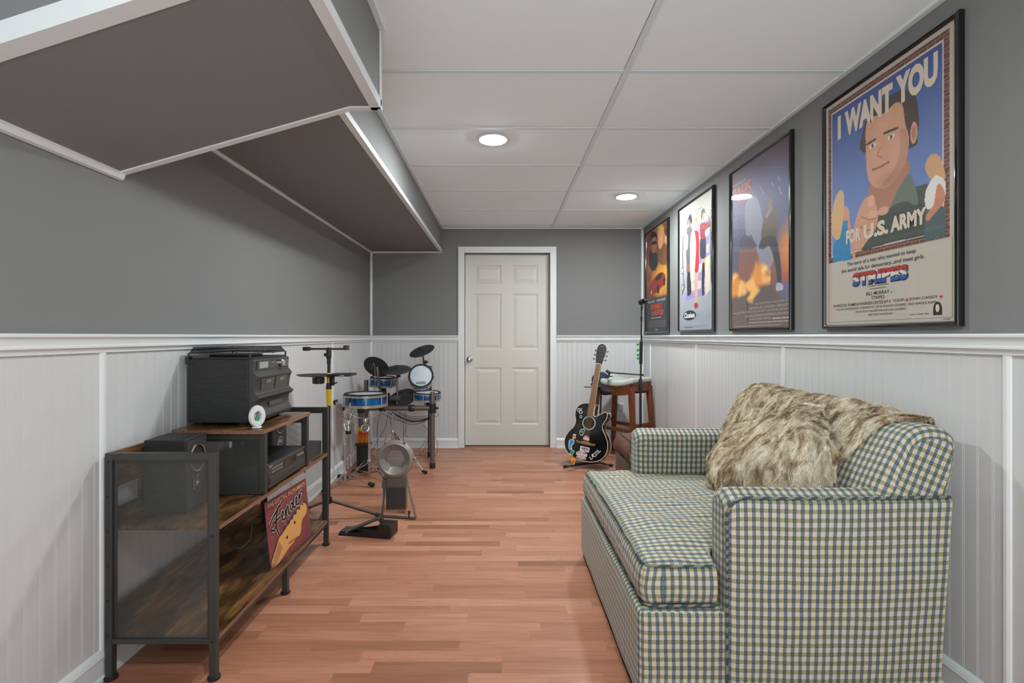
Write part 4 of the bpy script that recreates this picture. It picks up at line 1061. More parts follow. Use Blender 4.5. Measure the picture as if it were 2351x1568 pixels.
# ================================================================ FRAMED POSTERS on the right wall
PW, PH, PZ = .712, 1.036, 1.222
XP = XR - .012
class Canvas:
    def __init__(self, YL, nx=210, ny=306, bg=(.5, .5, .5)):
        self.YL = YL; self.nx, self.ny = nx, ny
        self.U, self.V = np.meshgrid(np.linspace(.018, PW - .018, nx), np.linspace(.018, PH - .018, ny)); self.c = np.ones((ny, nx, 3)) * np.array(bg)
        rs = np.random.RandomState(5); self.rs = rs
    def uv(self, p):
        Y = XP * 1175 / (p[0] - 1150); return (self.YL - Y, CAMZ + (772 - p[1]) * Y / 1175 - PZ)
    def put(self, m, col):
        m = m[..., None]; self.c = self.c * (1 - m) + np.array(col) * m
    def rect(self, u0, v0, u1, v1, col): self.put(((self.U >= u0) & (self.U <= u1) & (self.V >= v0) & (self.V <= v1)).astype(float), col)
    def mask(self, pts):
        x, y = self.U, self.V; ins = np.zeros(x.shape, bool); n = len(pts)
        for i in range(n):
            x1, y1 = pts[i]; x2, y2 = pts[(i + 1) % n]
            if y1 == y2: continue
            c = ((y1 > y) != (y2 > y)) & (x < (x2 - x1) * (y - y1) / (y2 - y1) + x1); ins ^= c
        return ins.astype(float)
    def poly(self, px, col, smooth=True, a=1.0):
        q = [self.uv(p) for p in px]; q = loop2(q, 5) if smooth else q
        self.put(self.mask(q) * a, col)
    def ell(self, p, rx, ry, col, soft=0, a=1.0):
        """centre in photo measure, radii in metres"""
        u, v = self.uv(p); d = np.sqrt(((self.U - u) / rx) ** 2 + ((self.V - v) / ry) ** 2)
        m = np.clip((1 - d) / soft, 0, 1) if soft else (d < 1).astype(float); self.put(m * a, col)
    def line(self, px, w_, col, a=1.0):
        q = [self.uv(p) for p in px]
        for (x1, y1), (x2, y2) in zip(q[:-1], q[1:]):
            dx, dy = x2 - x1, y2 - y1; t = np.clip(((self.U - x1) * dx + (self.V - y1) * dy) / (dx * dx + dy * dy), 0, 1)
            d = np.hypot(self.U - x1 - t * dx, self.V - y1 - t * dy); self.put((d < w_).astype(float) * a, col)
    def noise(self, sx, sy, seed=0):
        o = np.zeros(self.U.shape)
        for k_ in range(4):
            rs = np.random.RandomState(seed + k_); nx, ny = int(sx * 2 ** k_) + 2, int(sy * 2 ** k_) + 2; g = rs.rand(ny, nx)
            X = (self.U / PW) * (nx - 1.01); Y = (self.V / PH) * (ny - 1.01); X = np.clip(X, 0, nx - 1.01); Y = np.clip(Y, 0, ny - 1.01); i, j = X.astype(int), Y.astype(int); a, b = X - i, Y - j
            a = a * a * (3 - 2 * a); b = b * b * (3 - 2 * b)
            o += ((g[j, i] * (1 - a) + g[j, i + 1] * a) * (1 - b) + (g[j + 1, i] * (1 - a) + g[j + 1, i + 1] * a) * b) / 2 ** k_
        return o / 1.875
    def brick(self, u0, v0, u1, v1, seed=0):
        m = (self.U >= u0) & (self.U <= u1) & (self.V >= v0) & (self.V <= v1)
        r = np.floor(self.V / .0125); x = self.U / .034 + .5 * (r % 2); joint = ((self.V / .0125) % 1 < .16) | ((x % 1) < .07)
        h = np.modf(np.abs(np.sin(r * 12.9 + np.floor(x) * 78.2) * 43758.5))[0]
        col = np.array(s(96, 48, 40)) * (.65 + .7 * h[..., None]); col = np.where(joint[..., None], np.array(s(160, 120, 96)), col)
        self.c = np.where(m[..., None], col, self.c)

def poster(YL, label, canvas, lettering, nm='framed_poster'):
    t = thing(nm, (XR, YL - PW / 2, PZ), label, 'framed poster')
    fn = lambda u, v, h=0: (XP - h, YL - u, PZ + v)
    prof = [(0, 0), (0, .016), (.003, .022), (.009, .025), (.015, .022), (.018, .016), (.019, .0125), (.019, 0)]
    mb = MB(); n = len(prof)
    cs = [(0, 0, 1, 1), (PW, 0, -1, 1), (PW, PH, -1, -1), (0, PH, 1, -1)]
    vs_ = [(XR - d, YL - (u + su * a), PZ + v + sv * a) for u, v, su, sv in cs for a, d in prof]
    fs = [(i * n + j, ((i + 1) % 4) * n + j, ((i + 1) % 4) * n + (j + 1) % n, i * n + (j + 1) % n) for i in range(4) for j in range(n)]
    mb.add(vs_, fs); mb.build('frame', M['blackgloss'], t, ang=30)
    nx, ny = canvas.nx, canvas.ny
    V = [fn(float(u), float(v)) for u, v in zip(canvas.U.ravel(), canvas.V.ravel())]
    F = [(j * nx + i, j * nx + i + 1, (j + 1) * nx + i + 1, (j + 1) * nx + i) for j in range(ny - 1) for i in range(nx - 1)]
    me = bpy.data.meshes.new('print'); o_ = org(t); me.from_pydata([tuple(Vector(p) - o_) for p in V], [], F); me.materials.append(M['print'])
    ca = me.color_attributes.new('Col', 'FLOAT_COLOR', 'POINT'); ca.data.foreach_set('color', np.concatenate([canvas.c.reshape(-1, 3), np.ones((nx * ny, 1))], 1).astype(np.float32).ravel())
    pr = bpy.data.objects.new('print', me); C.objects.link(pr); pr.parent = t
    lm = MB(); lettering(lm, fn); lm.build('lettering', M['print'], pr, recalc=False, smooth=False)
    MB().box(XP - .0045, XP - .003, YL - PW + .017, YL - .017, PZ + .017, PZ + PH - .017).build('glazing', M['glass'], t, smooth=False)
    return t
def bars(lm, fn, u0, u1, v, h, col, seed=0):
    """lines of print too small to read"""
    rs = random.Random(seed); u = u0
    while u < u1 - .01:
        w_ = min(rs.uniform(.008, .034), u1 - u); pts = [(u, v), (u + w_, v), (u + w_, v + h), (u, v + h)]
        lm.add([fn(a, b, .0006) for a, b in pts], [(0, 1, 2, 3)], 0, col); u += w_ + .005
def star(lm, fn, cu, cv, r, col):
    P = [(cu + (r if i % 2 == 0 else r * .4) * math.sin(i * PI / 5), cv + (r if i % 2 == 0 else r * .4) * math.cos(i * PI / 5)) for i in range(10)]
    lm.add([fn(a, b, .0006) for a, b in P], [tuple(range(10))], 0, col)

# poster 1 -----------------------------------------------------------------
Y1 = 2.383
cv = Canvas(Y1, 260, 380, s(190, 182, 170)); uv1 = cv.uv
cv.brick(.035, .300, .668, 1.002)
cv.rect(.057, .322, .645, .976, s(205, 198, 188))
g = np.clip((cv.V - .33) / .64, 0, 1)[..., None]
blue = np.array(s(112, 142, 200)) * (1 - g) + np.array(s(48, 74, 140)) * g
m = ((cv.U >= .062) & (cv.U <= .640) & (cv.V >= .331) & (cv.V <= .970))[..., None]
cv.c = np.where(m, blue * (.93 + .14 * cv.noise(5, 5)[..., None]), cv.c)
olive = s(58, 66, 58); skin_ = s(206, 152, 122); skd = s(172, 116, 90); hair = s(62, 44, 36)
cv.poly([(1963, 575), (1975, 520), (2005, 478), (2040, 478), (2060, 452), (2080, 402), (2092, 412), (2100, 428), (2130, 422), (2158, 436), (2163, 480), (2162, 533), (2120, 541), (2050, 556)], olive)
cv.poly([(1998, 425), (2080, 370), (2086, 400), (2062, 455), (2035, 482), (2004, 480)], skd)
cv.poly([(2046, 470), (2084, 400), (2102, 428), (2106, 470), (2082, 462), (2062, 466)], s(98, 112, 100))
cv.poly([(1981, 350), (1982, 300), (1992, 268), (2010, 246), (2040, 222), (2068, 207), (2094, 210), (2106, 234), (2110, 276), (2106, 305), (2092, 340)], hair)
cv.poly([(1988, 345), (1988, 292), (2000, 270), (2030, 260), (2056, 236), (2072, 242), (2078, 282), (2086, 312), (2085, 345), (2080, 372), (2062, 402), (2040, 426), (2016, 433), (1998, 420), (1990, 392)], skin_)
cv.poly([(2066, 300), (2080, 300), (2085, 345), (2079, 374), (2060, 404), (2038, 426), (2018, 432), (2035, 412), (2056, 380), (2066, 340)], skd, a=.6)
cv.ell((2060, 345), .06, .08, s(222, 166, 138), 1, .5); cv.ell((2012, 350), .035, .06, s(222, 170, 142), 1, .5); cv.ell((2030, 285), .06, .05, s(220, 168, 140), 1, .5); cv.ell((2034, 412), .075, .035, s(134, 92, 74), 1, .45)
for i_ in range(26):
    x_ = 1990 + i_ * 4.4; cv.line([(x_, 262 - i_ * 1.9), (x_ + 5, 240 - i_ * 1.6)], .0018, s(40, 28, 22) if i_ % 2 else s(88, 64, 50), .6)
cv.ell((2098, 305), .016, .040, skin_); cv.ell((2098, 305), .009, .026, skd)
for a, b in (((1990, 332), (2009, 320)), ((2030, 306), (2060, 294))): cv.line([a, b], .0048, hair)
for p in ((2003, 335), (2046, 314)): cv.ell(p, .017, .0085, s(232, 222, 212)); cv.ell(p, .0075, .008, s(70, 58, 50))
cv.line([(2021, 338), (2014, 358), (2026, 362)], .003, skd); cv.line([(2003, 390), (2020, 384), (2040, 372)], .0045, s(150, 84, 74))
cv.poly([(1956, 555), (1966, 500), (1978, 468), (1990, 452), (2004, 452), (2014, 480), (2016, 500), (2008, 530), (1992, 552), (1970, 578)], skin_)
cv.ell((2000, 462), .020, .024, s(222, 168, 138)); cv.ell((2028, 484), .030, .016, s(214, 158, 128)); cv.ell((2003, 492), .026, .016, s(218, 166, 136))
cv.line([(1978, 498), (1996, 505), (2010, 500)], .003, skd); cv.line([(1976, 520), (1990, 530), (2004, 524)], .003, skd)
# two bystanders, plain figures
cv.poly([(1937, 478), (1948, 478), (1952, 512), (1960, 560), (1964, 592), (1958, 592), (1950, 545), (1938, 515)], s(206, 150, 118))
cv.poly([(1931, 510), (1946, 506), (1947, 530), (1955, 596), (1912, 603), (1914, 566), (1929, 530)], s(30, 128, 176), False)
cv.poly([(1920, 450), (1931, 436), (1938, 452), (1936, 500), (1927, 548), (1911, 538), (1912, 480)], s(214, 172, 118))
cv.poly([(2148, 402), (2168, 412), (2171, 440), (2162, 478), (2128, 480), (2124, 446), (2134, 420)], s(226, 222, 216))
cv.poly([(2124, 484), (2162, 472), (2172, 480), (2170, 542), (2121, 556)], s(70, 90, 92), False)
cv.poly([(2152, 424), (2166, 432), (2168, 462), (2144, 492), (2131, 508), (2125, 496), (2143, 470)], s(196, 132, 98))
cv.poly([(2124, 380), (2134, 358), (2148, 353), (2160, 364), (2168, 390), (2170, 410), (2150, 402), (2138, 412), (2128, 398)], s(206, 160, 112))
def let1(lm, fn):
    wt = s(214, 200, 180); bk = s(26, 24, 24)
    def w(body, p0, p1, col=wt, bold=.055, h=.001, **k):   # px box: left-bottom, right-top
        a = uv1(p0); b = uv1(p1); text(lm, body, (a[0], a[1], b[0], b[1]), fn, col, h, bold, **k)
    v0, v1 = uv1((1925, 322))[1], uv1((1925, 268))[1]
    for body, x0, x1 in (('I', 1924, 1931), ('WANT', 1940, 2050), ('YOU', 2057, 2154)):
        a, b = uv1((x0, 300))[0], uv1((x1, 200))[0]; k_ = .008 if body == 'YOU' else 0
        text(lm, body, (a, v0 - .004 * (body == 'WANT'), b, v1 + k_), fn, wt, .0010, .06)
    for body, x0, x1 in (('FOR', 1943, 1977), ('U.S.', 1983, 2040), ('ARMY', 2045, 2128)):
        a, b = uv1((x0, 300))[0], uv1((x1, 200))[0]; text(lm, body, (a, .366, b, .426), fn, wt, .0010, .055)
    text(lm, 'The story of a man who wanted to keep', (.163, .266, .530, .286), fn, bk, .0008, .012)
    text(lm, 'the world safe for democracy...and meet girls.', (.126, .240, .568, .260), fn, bk, .0008, .012)
    q = (.196, .180, .492, .234)
    text(lm, 'STRIPES', (q[0] - .001, q[1] - .005, q[2] + .006, q[3] + .001), fn, bk, .0006, .085)
    text(lm, 'STRIPES', q, fn, s(190, 40, 40), .0010, .05, bands=[(.33, s(30, 80, 160)), (.66, s(214, 206, 196)), (1.1, s(180, 34, 36))])
    text(lm, 'COLUMBIA PICTURES PRESENTS', (.285, .168, .400, .174), fn, bk, .0008)
    text(lm, 'AN IVAN REITMAN FILM', (.300, .156, .387, .162), fn, bk, .0008)
    text(lm, 'BILL MURRAY', (.278, .134, .404, .148), fn, bk, .0008, .008); text(lm, 'IN', (.410, .134, .418, .140), fn, bk, .0008)
    text(lm, 'STRIPES', (.308, .116, .378, .129), fn, bk, .0008, .005)
    for body, u0, u1 in (('HAROLD RAMIS', .086, .220), ('WARREN OATES', .238, .372), ('P.J. SOLES', .390, .478), ('JOHN CANDY', .500, .624)): text(lm, body, (u0, .096, u1, .109), fn, bk, .0008, .005)
    for u in (.076, .229, .381, .489, .636): star(lm, fn, u, .102, .009, s(180, 40, 40))
    text(lm, 'MUSIC BY ELMER BERNSTEIN', (.090, .081, .236, .089), fn, bk, .0008); text(lm, 'SCREENPLAY BY LEN BLUM & DAN GOLDBERG', (.243, .081, .486, .090), fn, bk, .0008); text(lm, 'AND HAROLD RAMIS', (.494, .081, .618, .090), fn, bk, .0008)
    text(lm, 'PRODUCED BY IVAN REITMAN AND DAN GOLDBERG', (.215, .066, .486, .074), fn, bk, .0008)
    text(lm, 'DIRECTED BY IVAN REITMAN', (.290, .051, .420, .059), fn, bk, .0008)
    P = [(.622 + .018 * math.cos(t), .060 + .026 * math.sin(t)) for t in np.linspace(0, PI, 12)]; P += [(.604, .040), (.640, .040)]
    lm.add([fn(a, b, .0006) for a, b in P], [tuple(range(len(P)))], 0, bk)
    P = [(.622 + .008 * math.cos(t), .064 + .014 * math.sin(t)) for t in np.linspace(0, 6, 12)]; lm.add([fn(a, b, .0009) for a, b in P], [tuple(range(12))], 0, wt)
    bars(lm, fn, .50, .60, .045, .003, s(90, 84, 80)); text(lm, '810085', (.645, .022, .672, .027), fn, bk, .0008)
    for a in ((.040, .030, .680, .031), (.040, .030, .041, .300), (.679, .030, .680, .300)):
        lm.add([fn(a[0], a[1], .0005), fn(a[2], a[1], .0005), fn(a[2], a[3], .0005), fn(a[0], a[3], .0005)], [(0, 1, 2, 3)], 0, bk)
poster(Y1, 'largest, nearest framed poster: blue sky, pointing man and the words I WANT YOU', cv, let1)

# poster 2 -----------------------------------------------------------------
Y2 = 3.352
cv = Canvas(Y2, 170, 250, s(90, 80, 90)); uv2 = cv.uv
g = np.clip(cv.V / PH, 0, 1)[..., None]; n1 = cv.noise(3, 4, 3)[..., None]
cols = [(0, s(110, 92, 78)), (.2, s(96, 82, 84)), (.45, s(84, 86, 110)), (.75, s(92, 92, 140)), (1, s(84, 62, 60))]
for ch in range(3): cv.c[..., ch] = np.interp(g[..., 0] + (n1[..., 0] - .5) * .2, [c[0] for c in cols], [c[1][ch] for c in cols])
cv.ell((1818, 600), .26, .20, s(214, 104, 44), .9, .9); cv.ell((1812, 560), .14, .16, s(240, 160, 80), 1, .8)
cv.poly([(1712, 470), (1738, 455), (1760, 545), (1775, 600), (1745, 640), (1742, 600), (1726, 540), (1714, 545)], s(170, 172, 186), a=.55)
cv.poly([(1700, 572), (1735, 568), (1744, 640), (1700, 650)], s(150, 88, 56), a=.7)
cv.poly([(1700, 548), (1716, 540), (1738, 566), (1702, 572)], s(70, 66, 84), a=.8)
fl = cv.noise(9, 14, 9); u_, v_ = cv.U, cv.V
ridge = .27 + .10 * np.sin(u_ * 22) * .5 + fl * .13 + u_ * .12
m = np.clip((ridge - v_) / .05, 0, 1) * np.clip((v_ - .185 - u_ * .12 - (1 - fl) * .02) / .03, 0, 1) * (u_ < .5)
cv.put(m * .95, s(236, 150, 60)); cv.put(m * np.clip((fl - .5) * 4, 0, 1), s(255, 214, 130))
a_, b_ = uv2((1728, 665)); m = np.clip(1 - np.hypot((u_ - a_ - .03 * np.sin(v_ * 60)) / .07, (v_ - b_) / .09), 0, 1); cv.put(np.clip(m * 3 * (fl + .2), 0, 1), s(250, 190, 100))
cv.line([(1715, 693), (1718, 745)], .006, s(40, 34, 34))
cv.poly([(1775, 640), (1815, 648), (1815, 690), (1790, 680)], s(96, 104, 140), False, a=.8)
# plain standing figure
dk = s(52, 50, 62)
cv.poly([(1752, 505), (1758, 488), (1772, 480), (1783, 492), (1784, 525), (1779, 548), (1762, 552), (1748, 548)], s(96, 76, 62))
cv.poly([(1752, 545), (1779, 543), (1789, 580), (1793, 612), (1794, 650), (1786, 652), (1780, 610), (1768, 566), (1752, 572), (1742, 568)], dk)
cv.ell((1768, 466), .024, .028, s(140, 108, 88)); cv.poly([(1784, 650), (1796, 652), (1797, 664), (1783, 668)], s(180, 180, 186))
cv.line([(1760, 495), (1770, 480)], .016, s(150, 120, 96)); cv.line([(1783, 495), (1776, 480)], .014, s(110, 86, 66))
for a, b in (((1746, 430), (1754, 445)), ((1772, 418), (1775, 426)), ((1786, 404), (1790, 414)), ((1788, 430), (1794, 445))): cv.line([a, b], .0022, s(190, 196, 220), .8)
def let2(lm, fn):
    gy = s(190, 184, 184)
    def U(x): return uv2((x, 500))[0]
    text(lm, 'STEVEN SPIELBERG Presents', (.035, .925, .215, .940), fn, s(200, 190, 180), .0008)
    text(lm, 'BACK', (.030, .858, .290, .915), fn, s(196, 96, 76), .0010, .06, .12); text(lm, 'TO THE', (.030, .832, .090, .852), fn, s(196, 96, 76), .001, .03, .12); text(lm, 'FUTURE', (.095, .800, .290, .850), fn, s(184, 88, 76), .0010, .06, .12)
    for i, b in enumerate(('He was never', 'in time for', 'his classes...', 'He wasn\'t in time', 'for his dinner...', 'Then one day...', 'he wasn\'t in his', 'time at all.')): text(lm, b, (.030, .715 - i * .016, .030 + .0058 * len(b), .723 - i * .016), fn, gy, .0008)
    y = .150
    for i, (b, u0, u1) in enumerate((('"BACK TO THE FUTURE"  Starring  MICHAEL J. FOX', .33, .69), ('CHRISTOPHER LLOYD - LEA THOMPSON - CRISPIN GLOVER', .25, .69), ('Written by ROBERT ZEMECKIS & BOB GALE  Music by ALAN SILVESTRI  Produced by BOB GALE and NEIL CANTON', .045, .69), ('Executive Producers STEVEN SPIELBERG KATHLEEN KENNEDY and FRANK MARSHALL', .20, .69), ('Directed by ROBERT ZEMECKIS', .26, .50))):
        text(lm, b, (u0, y - i * .022, u1, y - i * .022 + .013), fn, gy, .0008)
    bars(lm, fn, .52, .68, y - .088, .008, gy, 2); bars(lm, fn, .24, .69, y - .104, .005, gy, 3); bars(lm, fn, .06, .60, y - .122, .003, gy, 4)
poster(Y2, 'framed poster of a lone figure over flames, its glass reflecting a ceiling light', cv, let2)

# poster 3 -----------------------------------------------------------------
Y3 = 4.32
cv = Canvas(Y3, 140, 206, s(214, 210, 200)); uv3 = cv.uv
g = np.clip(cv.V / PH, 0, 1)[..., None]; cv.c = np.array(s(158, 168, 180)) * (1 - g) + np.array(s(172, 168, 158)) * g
Z6 = lambda x, y: (1440 + x / 3.733, 380 + y / 3.733)
PP = lambda L: [Z6(*p) for p in L]
for i in range(9):   # purple steps
    y = 1160 - i * 72; x0 = 500 + i * 9
    cv.poly(PP([(x0, y), (700 - i * 1, y - 60), (704, y - 130), (x0 + 4, y - 62)]), s(150, 138, 196) if i % 2 == 0 else s(196, 190, 222), False)
cv.poly(PP([(668, 800), (706, 760), (712, 1060), (668, 1120)]), s(214, 206, 188), False)
blk = s(40, 38, 42)
for dx in (0,):   # scroll ironwork on both sides
    cv.line(PP([(728, 230), (718, 400), (716, 700), (722, 980), (742, 1110)]), .007, blk); cv.line(PP([(742, 260), (738, 500), (738, 900), (742, 1100)]), .006, blk)
    for (x, y) in ((728, 410), (728, 600), (728, 760), (730, 900)): cv.ell(Z6(x, y), .020, .032, blk); cv.ell(Z6(x, y), .013, .022, s(200, 196, 190))
    cv.line(PP([(480, 600), (476, 800), (482, 960), (492, 1040), (470, 1110)]), .007, blk)
    for (x, y) in ((474, 900), (476, 1050)): cv.ell(Z6(x, y), .022, .034, blk); cv.ell(Z6(x, y), .014, .023, s(200, 196, 190))
    cv.ell(Z6(728, 740), .016, .03, s(214, 120, 50))
sk = s(214, 160, 128); sk2 = s(140, 92, 68)
# plain fashion figures: left, centre, right
cv.poly(PP([(518, 700), (545, 690), (548, 830), (540, 960), (550, 1080), (530, 1115), (515, 1100), (522, 950), (508, 900)]), sk2)
cv.poly(PP([(515, 930), (540, 925), (548, 1085), (528, 1116), (514, 1100)]), blk)
cv.poly(PP([(510, 560), (530, 520), (555, 540), (556, 700), (548, 832), (510, 828), (505, 720)]), s(96, 92, 96))
cv.poly(PP([(500, 610), (520, 600), (515, 720), (492, 700)]), s(224, 216, 206))
cv.ell(Z6(538, 480), .022, .034, sk2); cv.poly(PP([(518, 470), (540, 415), (556, 455), (552, 500), (528, 460), (518, 520)]), blk)
cv.poly(PP([(575, 870), (610, 860), (606, 1000), (600, 1140), (596, 1200), (582, 1200), (580, 1100), (572, 980)]), sk)
cv.poly(PP([(560, 600), (600, 560), (615, 610), (612, 880), (575, 890)]), s(190, 34, 44))
cv.poly(PP([(545, 600), (575, 560), (590, 700), (580, 880), (575, 980), (545, 990), (538, 800)]), s(196, 192, 186))
cv.ell(Z6(590, 490), .030, .040, s(176, 118, 70)); cv.ell(Z6(590, 498), .019, .028, sk)
cv.poly(PP([(576, 1180), (604, 1178), (604, 1218), (578, 1222)]), s(180, 30, 40))
cv.poly(PP([(642, 780), (672, 770), (666, 900), (660, 1100), (642, 1100), (642, 900)]), sk)
cv.poly(PP([(642, 860), (664, 850), (660, 1040), (660, 1105), (640, 1095)]), blk)
cv.poly(PP([(630, 610), (668, 600), (676, 700), (668, 790), (624, 780)]), s(46, 46, 66))
cv.poly(PP([(625, 510), (655, 490), (700, 480), (690, 420), (712, 470), (712, 520), (668, 560), (666, 620), (628, 622)]), s(150, 34, 50))
cv.ell(Z6(650, 430), .023, .036, s(196, 146, 116)); cv.poly(PP([(632, 430), (640, 380), (660, 370), (668, 410), (650, 405), (636, 470)]), s(50, 34, 34))
def let3(lm, fn):
    a = uv3(Z6(533, 1285)); P = [(a[0] + .140 * math.cos(t), a[1] + .040 * math.sin(t)) for t in np.linspace(0, 2 * PI, 33)[:-1]]
    lm.add([fn(u, v, .0006) for u, v in P], [tuple(range(32))], 0, s(30, 30, 40))
    P = [(a[0] + .132 * math.cos(t), a[1] + .036 * math.sin(t)) for t in np.linspace(0, 2 * PI, 33)[:-1]]
    text(lm, 'Clueless', (a[0] - .115, a[1] - .020, a[0] + .115, a[1] + .024), fn, s(225, 225, 225), .0010, .04)
    gy = s(60, 60, 66)
    text(lm, 'Sex. Clothes. Popularity.', (.30, .925, .50, .940), fn, gy, .0008, 0, .3); text(lm, 'Is there a problem here?', (.31, .900, .49, .915), fn, gy, .0008, 0, .3)
    for i in range(5): bars(lm, fn, .36, .66, .150 - i * .018, .006, s(150, 160, 172), i)
    for i in range(2): bars(lm, fn, .06, .60, .050 - i * .012, .005, s(150, 160, 172), i + 8)
    bars(lm, fn, .14, .32, .035, .006, gy, 9)
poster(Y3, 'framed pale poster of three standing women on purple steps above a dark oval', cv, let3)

# poster 4 -----------------------------------------------------------------
Y4 = 5.297
cv = Canvas(Y4, 110, 162, s(58, 60, 66))
n1 = cv.noise(4, 5, 21); n2 = cv.noise(7, 9, 31)
m = np.clip((cv.V - .335) / .03, 0, 1); cv.put(m, s(150, 70, 34)); cv.put(m * np.clip((n1 - .4) * 3, 0, 1), s(206, 120, 60))
cv.put(m * np.clip(1 - np.hypot((cv.U - .48) / .34, (cv.V - .50) / .19), 0, 1) ** .6, s(248, 190, 60)); cv.put(m * np.clip((n2 - .52) * 4, 0, .7) * (cv.V > .6), s(80, 42, 28))
cv.poly(PP([(188, 760), (215, 740), (262, 760), (262, 850), (225, 905), (190, 860)]), s(46, 44, 50)); cv.poly(PP([(262, 700), (300, 670), (345, 700), (340, 830), (295, 850), (262, 800)]), s(120, 78, 50))
cv.ell(Z6(228, 660), .085, .105, s(176, 118, 86)); cv.poly(PP([(203, 650), (203, 590), (228, 565), (254, 590), (254, 650), (244, 612), (214, 622)]), s(38, 28, 26)); cv.poly(PP([(208, 655), (250, 645), (250, 672), (208, 684)]), s(40, 34, 32), False)
cv.ell(Z6(284, 620), .080, .105, s(222, 168, 126)); cv.poly(PP([(260, 620), (262, 540), (286, 500), (312, 530), (312, 600), (300, 556), (272, 566)]), s(222, 176, 96))
cv.ell(Z6(334, 590), .05, .09, s(200, 150, 120)); cv.ell(Z6(336, 545), .055, .06, s(96, 60, 44))
cv.poly(PP([(198, 1020), (250, 945), (290, 915), (322, 935), (326, 1000), (280, 1060), (225, 1105), (200, 1080)]), s(166, 36, 36)); cv.poly(PP([(240, 965), (288, 920), (304, 930), (262, 990)]), s(40, 30, 34))
cv.ell(Z6(265, 1060), .04, .045, s(30, 28, 30)); cv.ell(Z6(318, 995), .03, .04, s(30, 28, 30)); cv.ell(Z6(208, 1085), .02, .02, s(230, 220, 190))
def let4(lm, fn):
    wt = s(206, 206, 206)
    text(lm, 'BEN STILLER', (.08, .298, .30, .322), fn, wt, .0008, .02); text(lm, 'OWEN WILSON', (.36, .298, .62, .322), fn, wt, .0008, .02)
    text(lm, 'STARSKY', (.16, .232, .54, .282), fn, s(220, 70, 40), .0010, .06); text(lm, '& HUTCH', (.19, .168, .56, .222), fn, s(220, 70, 40), .0010, .06)
    bars(lm, fn, .18, .50, .142, .010, wt, 1)
    for i in range(5): bars(lm, fn, .10, .64, .112 - i * .014, .007, s(120, 122, 126), i + 3)
    bars(lm, fn, .31, .40, .026, .010, wt, 11)
poster(Y4, 'farthest, smallest framed poster of two men above a red car and orange fire', cv, let4)
# ================================================================ ELECTRONIC DRUM KIT
def add_o(name, mb, mat, parent, **kw): return mb.build(name, M[mat] if isinstance(mat, str) else mat, parent, **kw)
kit = thing('electronic_drum_kit', (-.85, 4.8, 0), 'electronic drum kit with black cymbal pads and blue drum pads on a grey rack', 'drum kit')
def pole(a, b, r, mat='alum', name='rack_tube', parent=None, seg=16): return tube_o(name, [a, b], r, M[mat], parent or kit, seg)
def clamp(c, r=.034, h=.05, ax=(0, 0, 1), parent=None):
    mb = MB().lathe([(r * .9, -h / 2), (r, -h / 2 + .004), (r, h / 2 - .004), (r * .9, h / 2)], c, ax, 16)
    mb.box(c[0] + r * .6, c[0] + r * 1.6, c[1] - .008, c[1] + .008, c[2] - .01, c[2] + .01)
    return add_o('clamp', mb, 'black', parent or kit)
# right post, rear right post, left post
YR = 4.62
rp = at(993, 900, YR); fl = lambda p: Vector((p.x, p.y, 0))
pole(fl(rp) + Vector((0, 0, .03)), rp, .0215); lathe_o('rubber_foot', [(.026, 0), (.025, .045), (.023, .048)], (rp.x, rp.y, 0), (0, 0, 1), M['blackmat'], kit, 20)
rr = at(987, 840, 5.05); pole(fl(rr) + Vector((0, 0, .03)), rr, .0215); lathe_o('rubber_foot', [(.026, 0), (.025, .045), (.023, .048)], (rr.x, rr.y, 0), (0, 0, 1), M['blackmat'], kit, 20)
lp = at(829, 897, 4.62); pole(fl(lp) + Vector((0, 0, .03)), lp, .0215); lathe_o('rubber_foot', [(.026, 0), (.025, .045), (.023, .048)], (lp.x, lp.y, 0), (0, 0, 1), M['blackmat'], kit, 20)
l2 = at(841, 872, 5.0); pole(fl(l2) + Vector((0, 0, .03)), l2, .0215)
zb = at(900, 937, YR).z
b1 = Vector((lp.x, YR, zb)); b2 = Vector((rp.x, YR, zb)); pole(b1, b2, .0225)
pole(Vector((lp.x, YR, zb)), Vector((l2.x, 5.0, zb)), .0215); pole(Vector((rp.x, YR, zb)), Vector((rr.x, 5.05, zb)), .0215)
for p in (Vector((rp.x, YR, zb)), Vector((lp.x, YR, zb))): clamp(p, .033, .085)
for px in (878, 945): clamp(at(px, 937, YR), .031, .05, (1, 0, 0))
clamp(Vector((rr.x, 5.05, zb)), .033, .07); clamp(Vector((l2.x, 5.0, zb)), .033, .07)
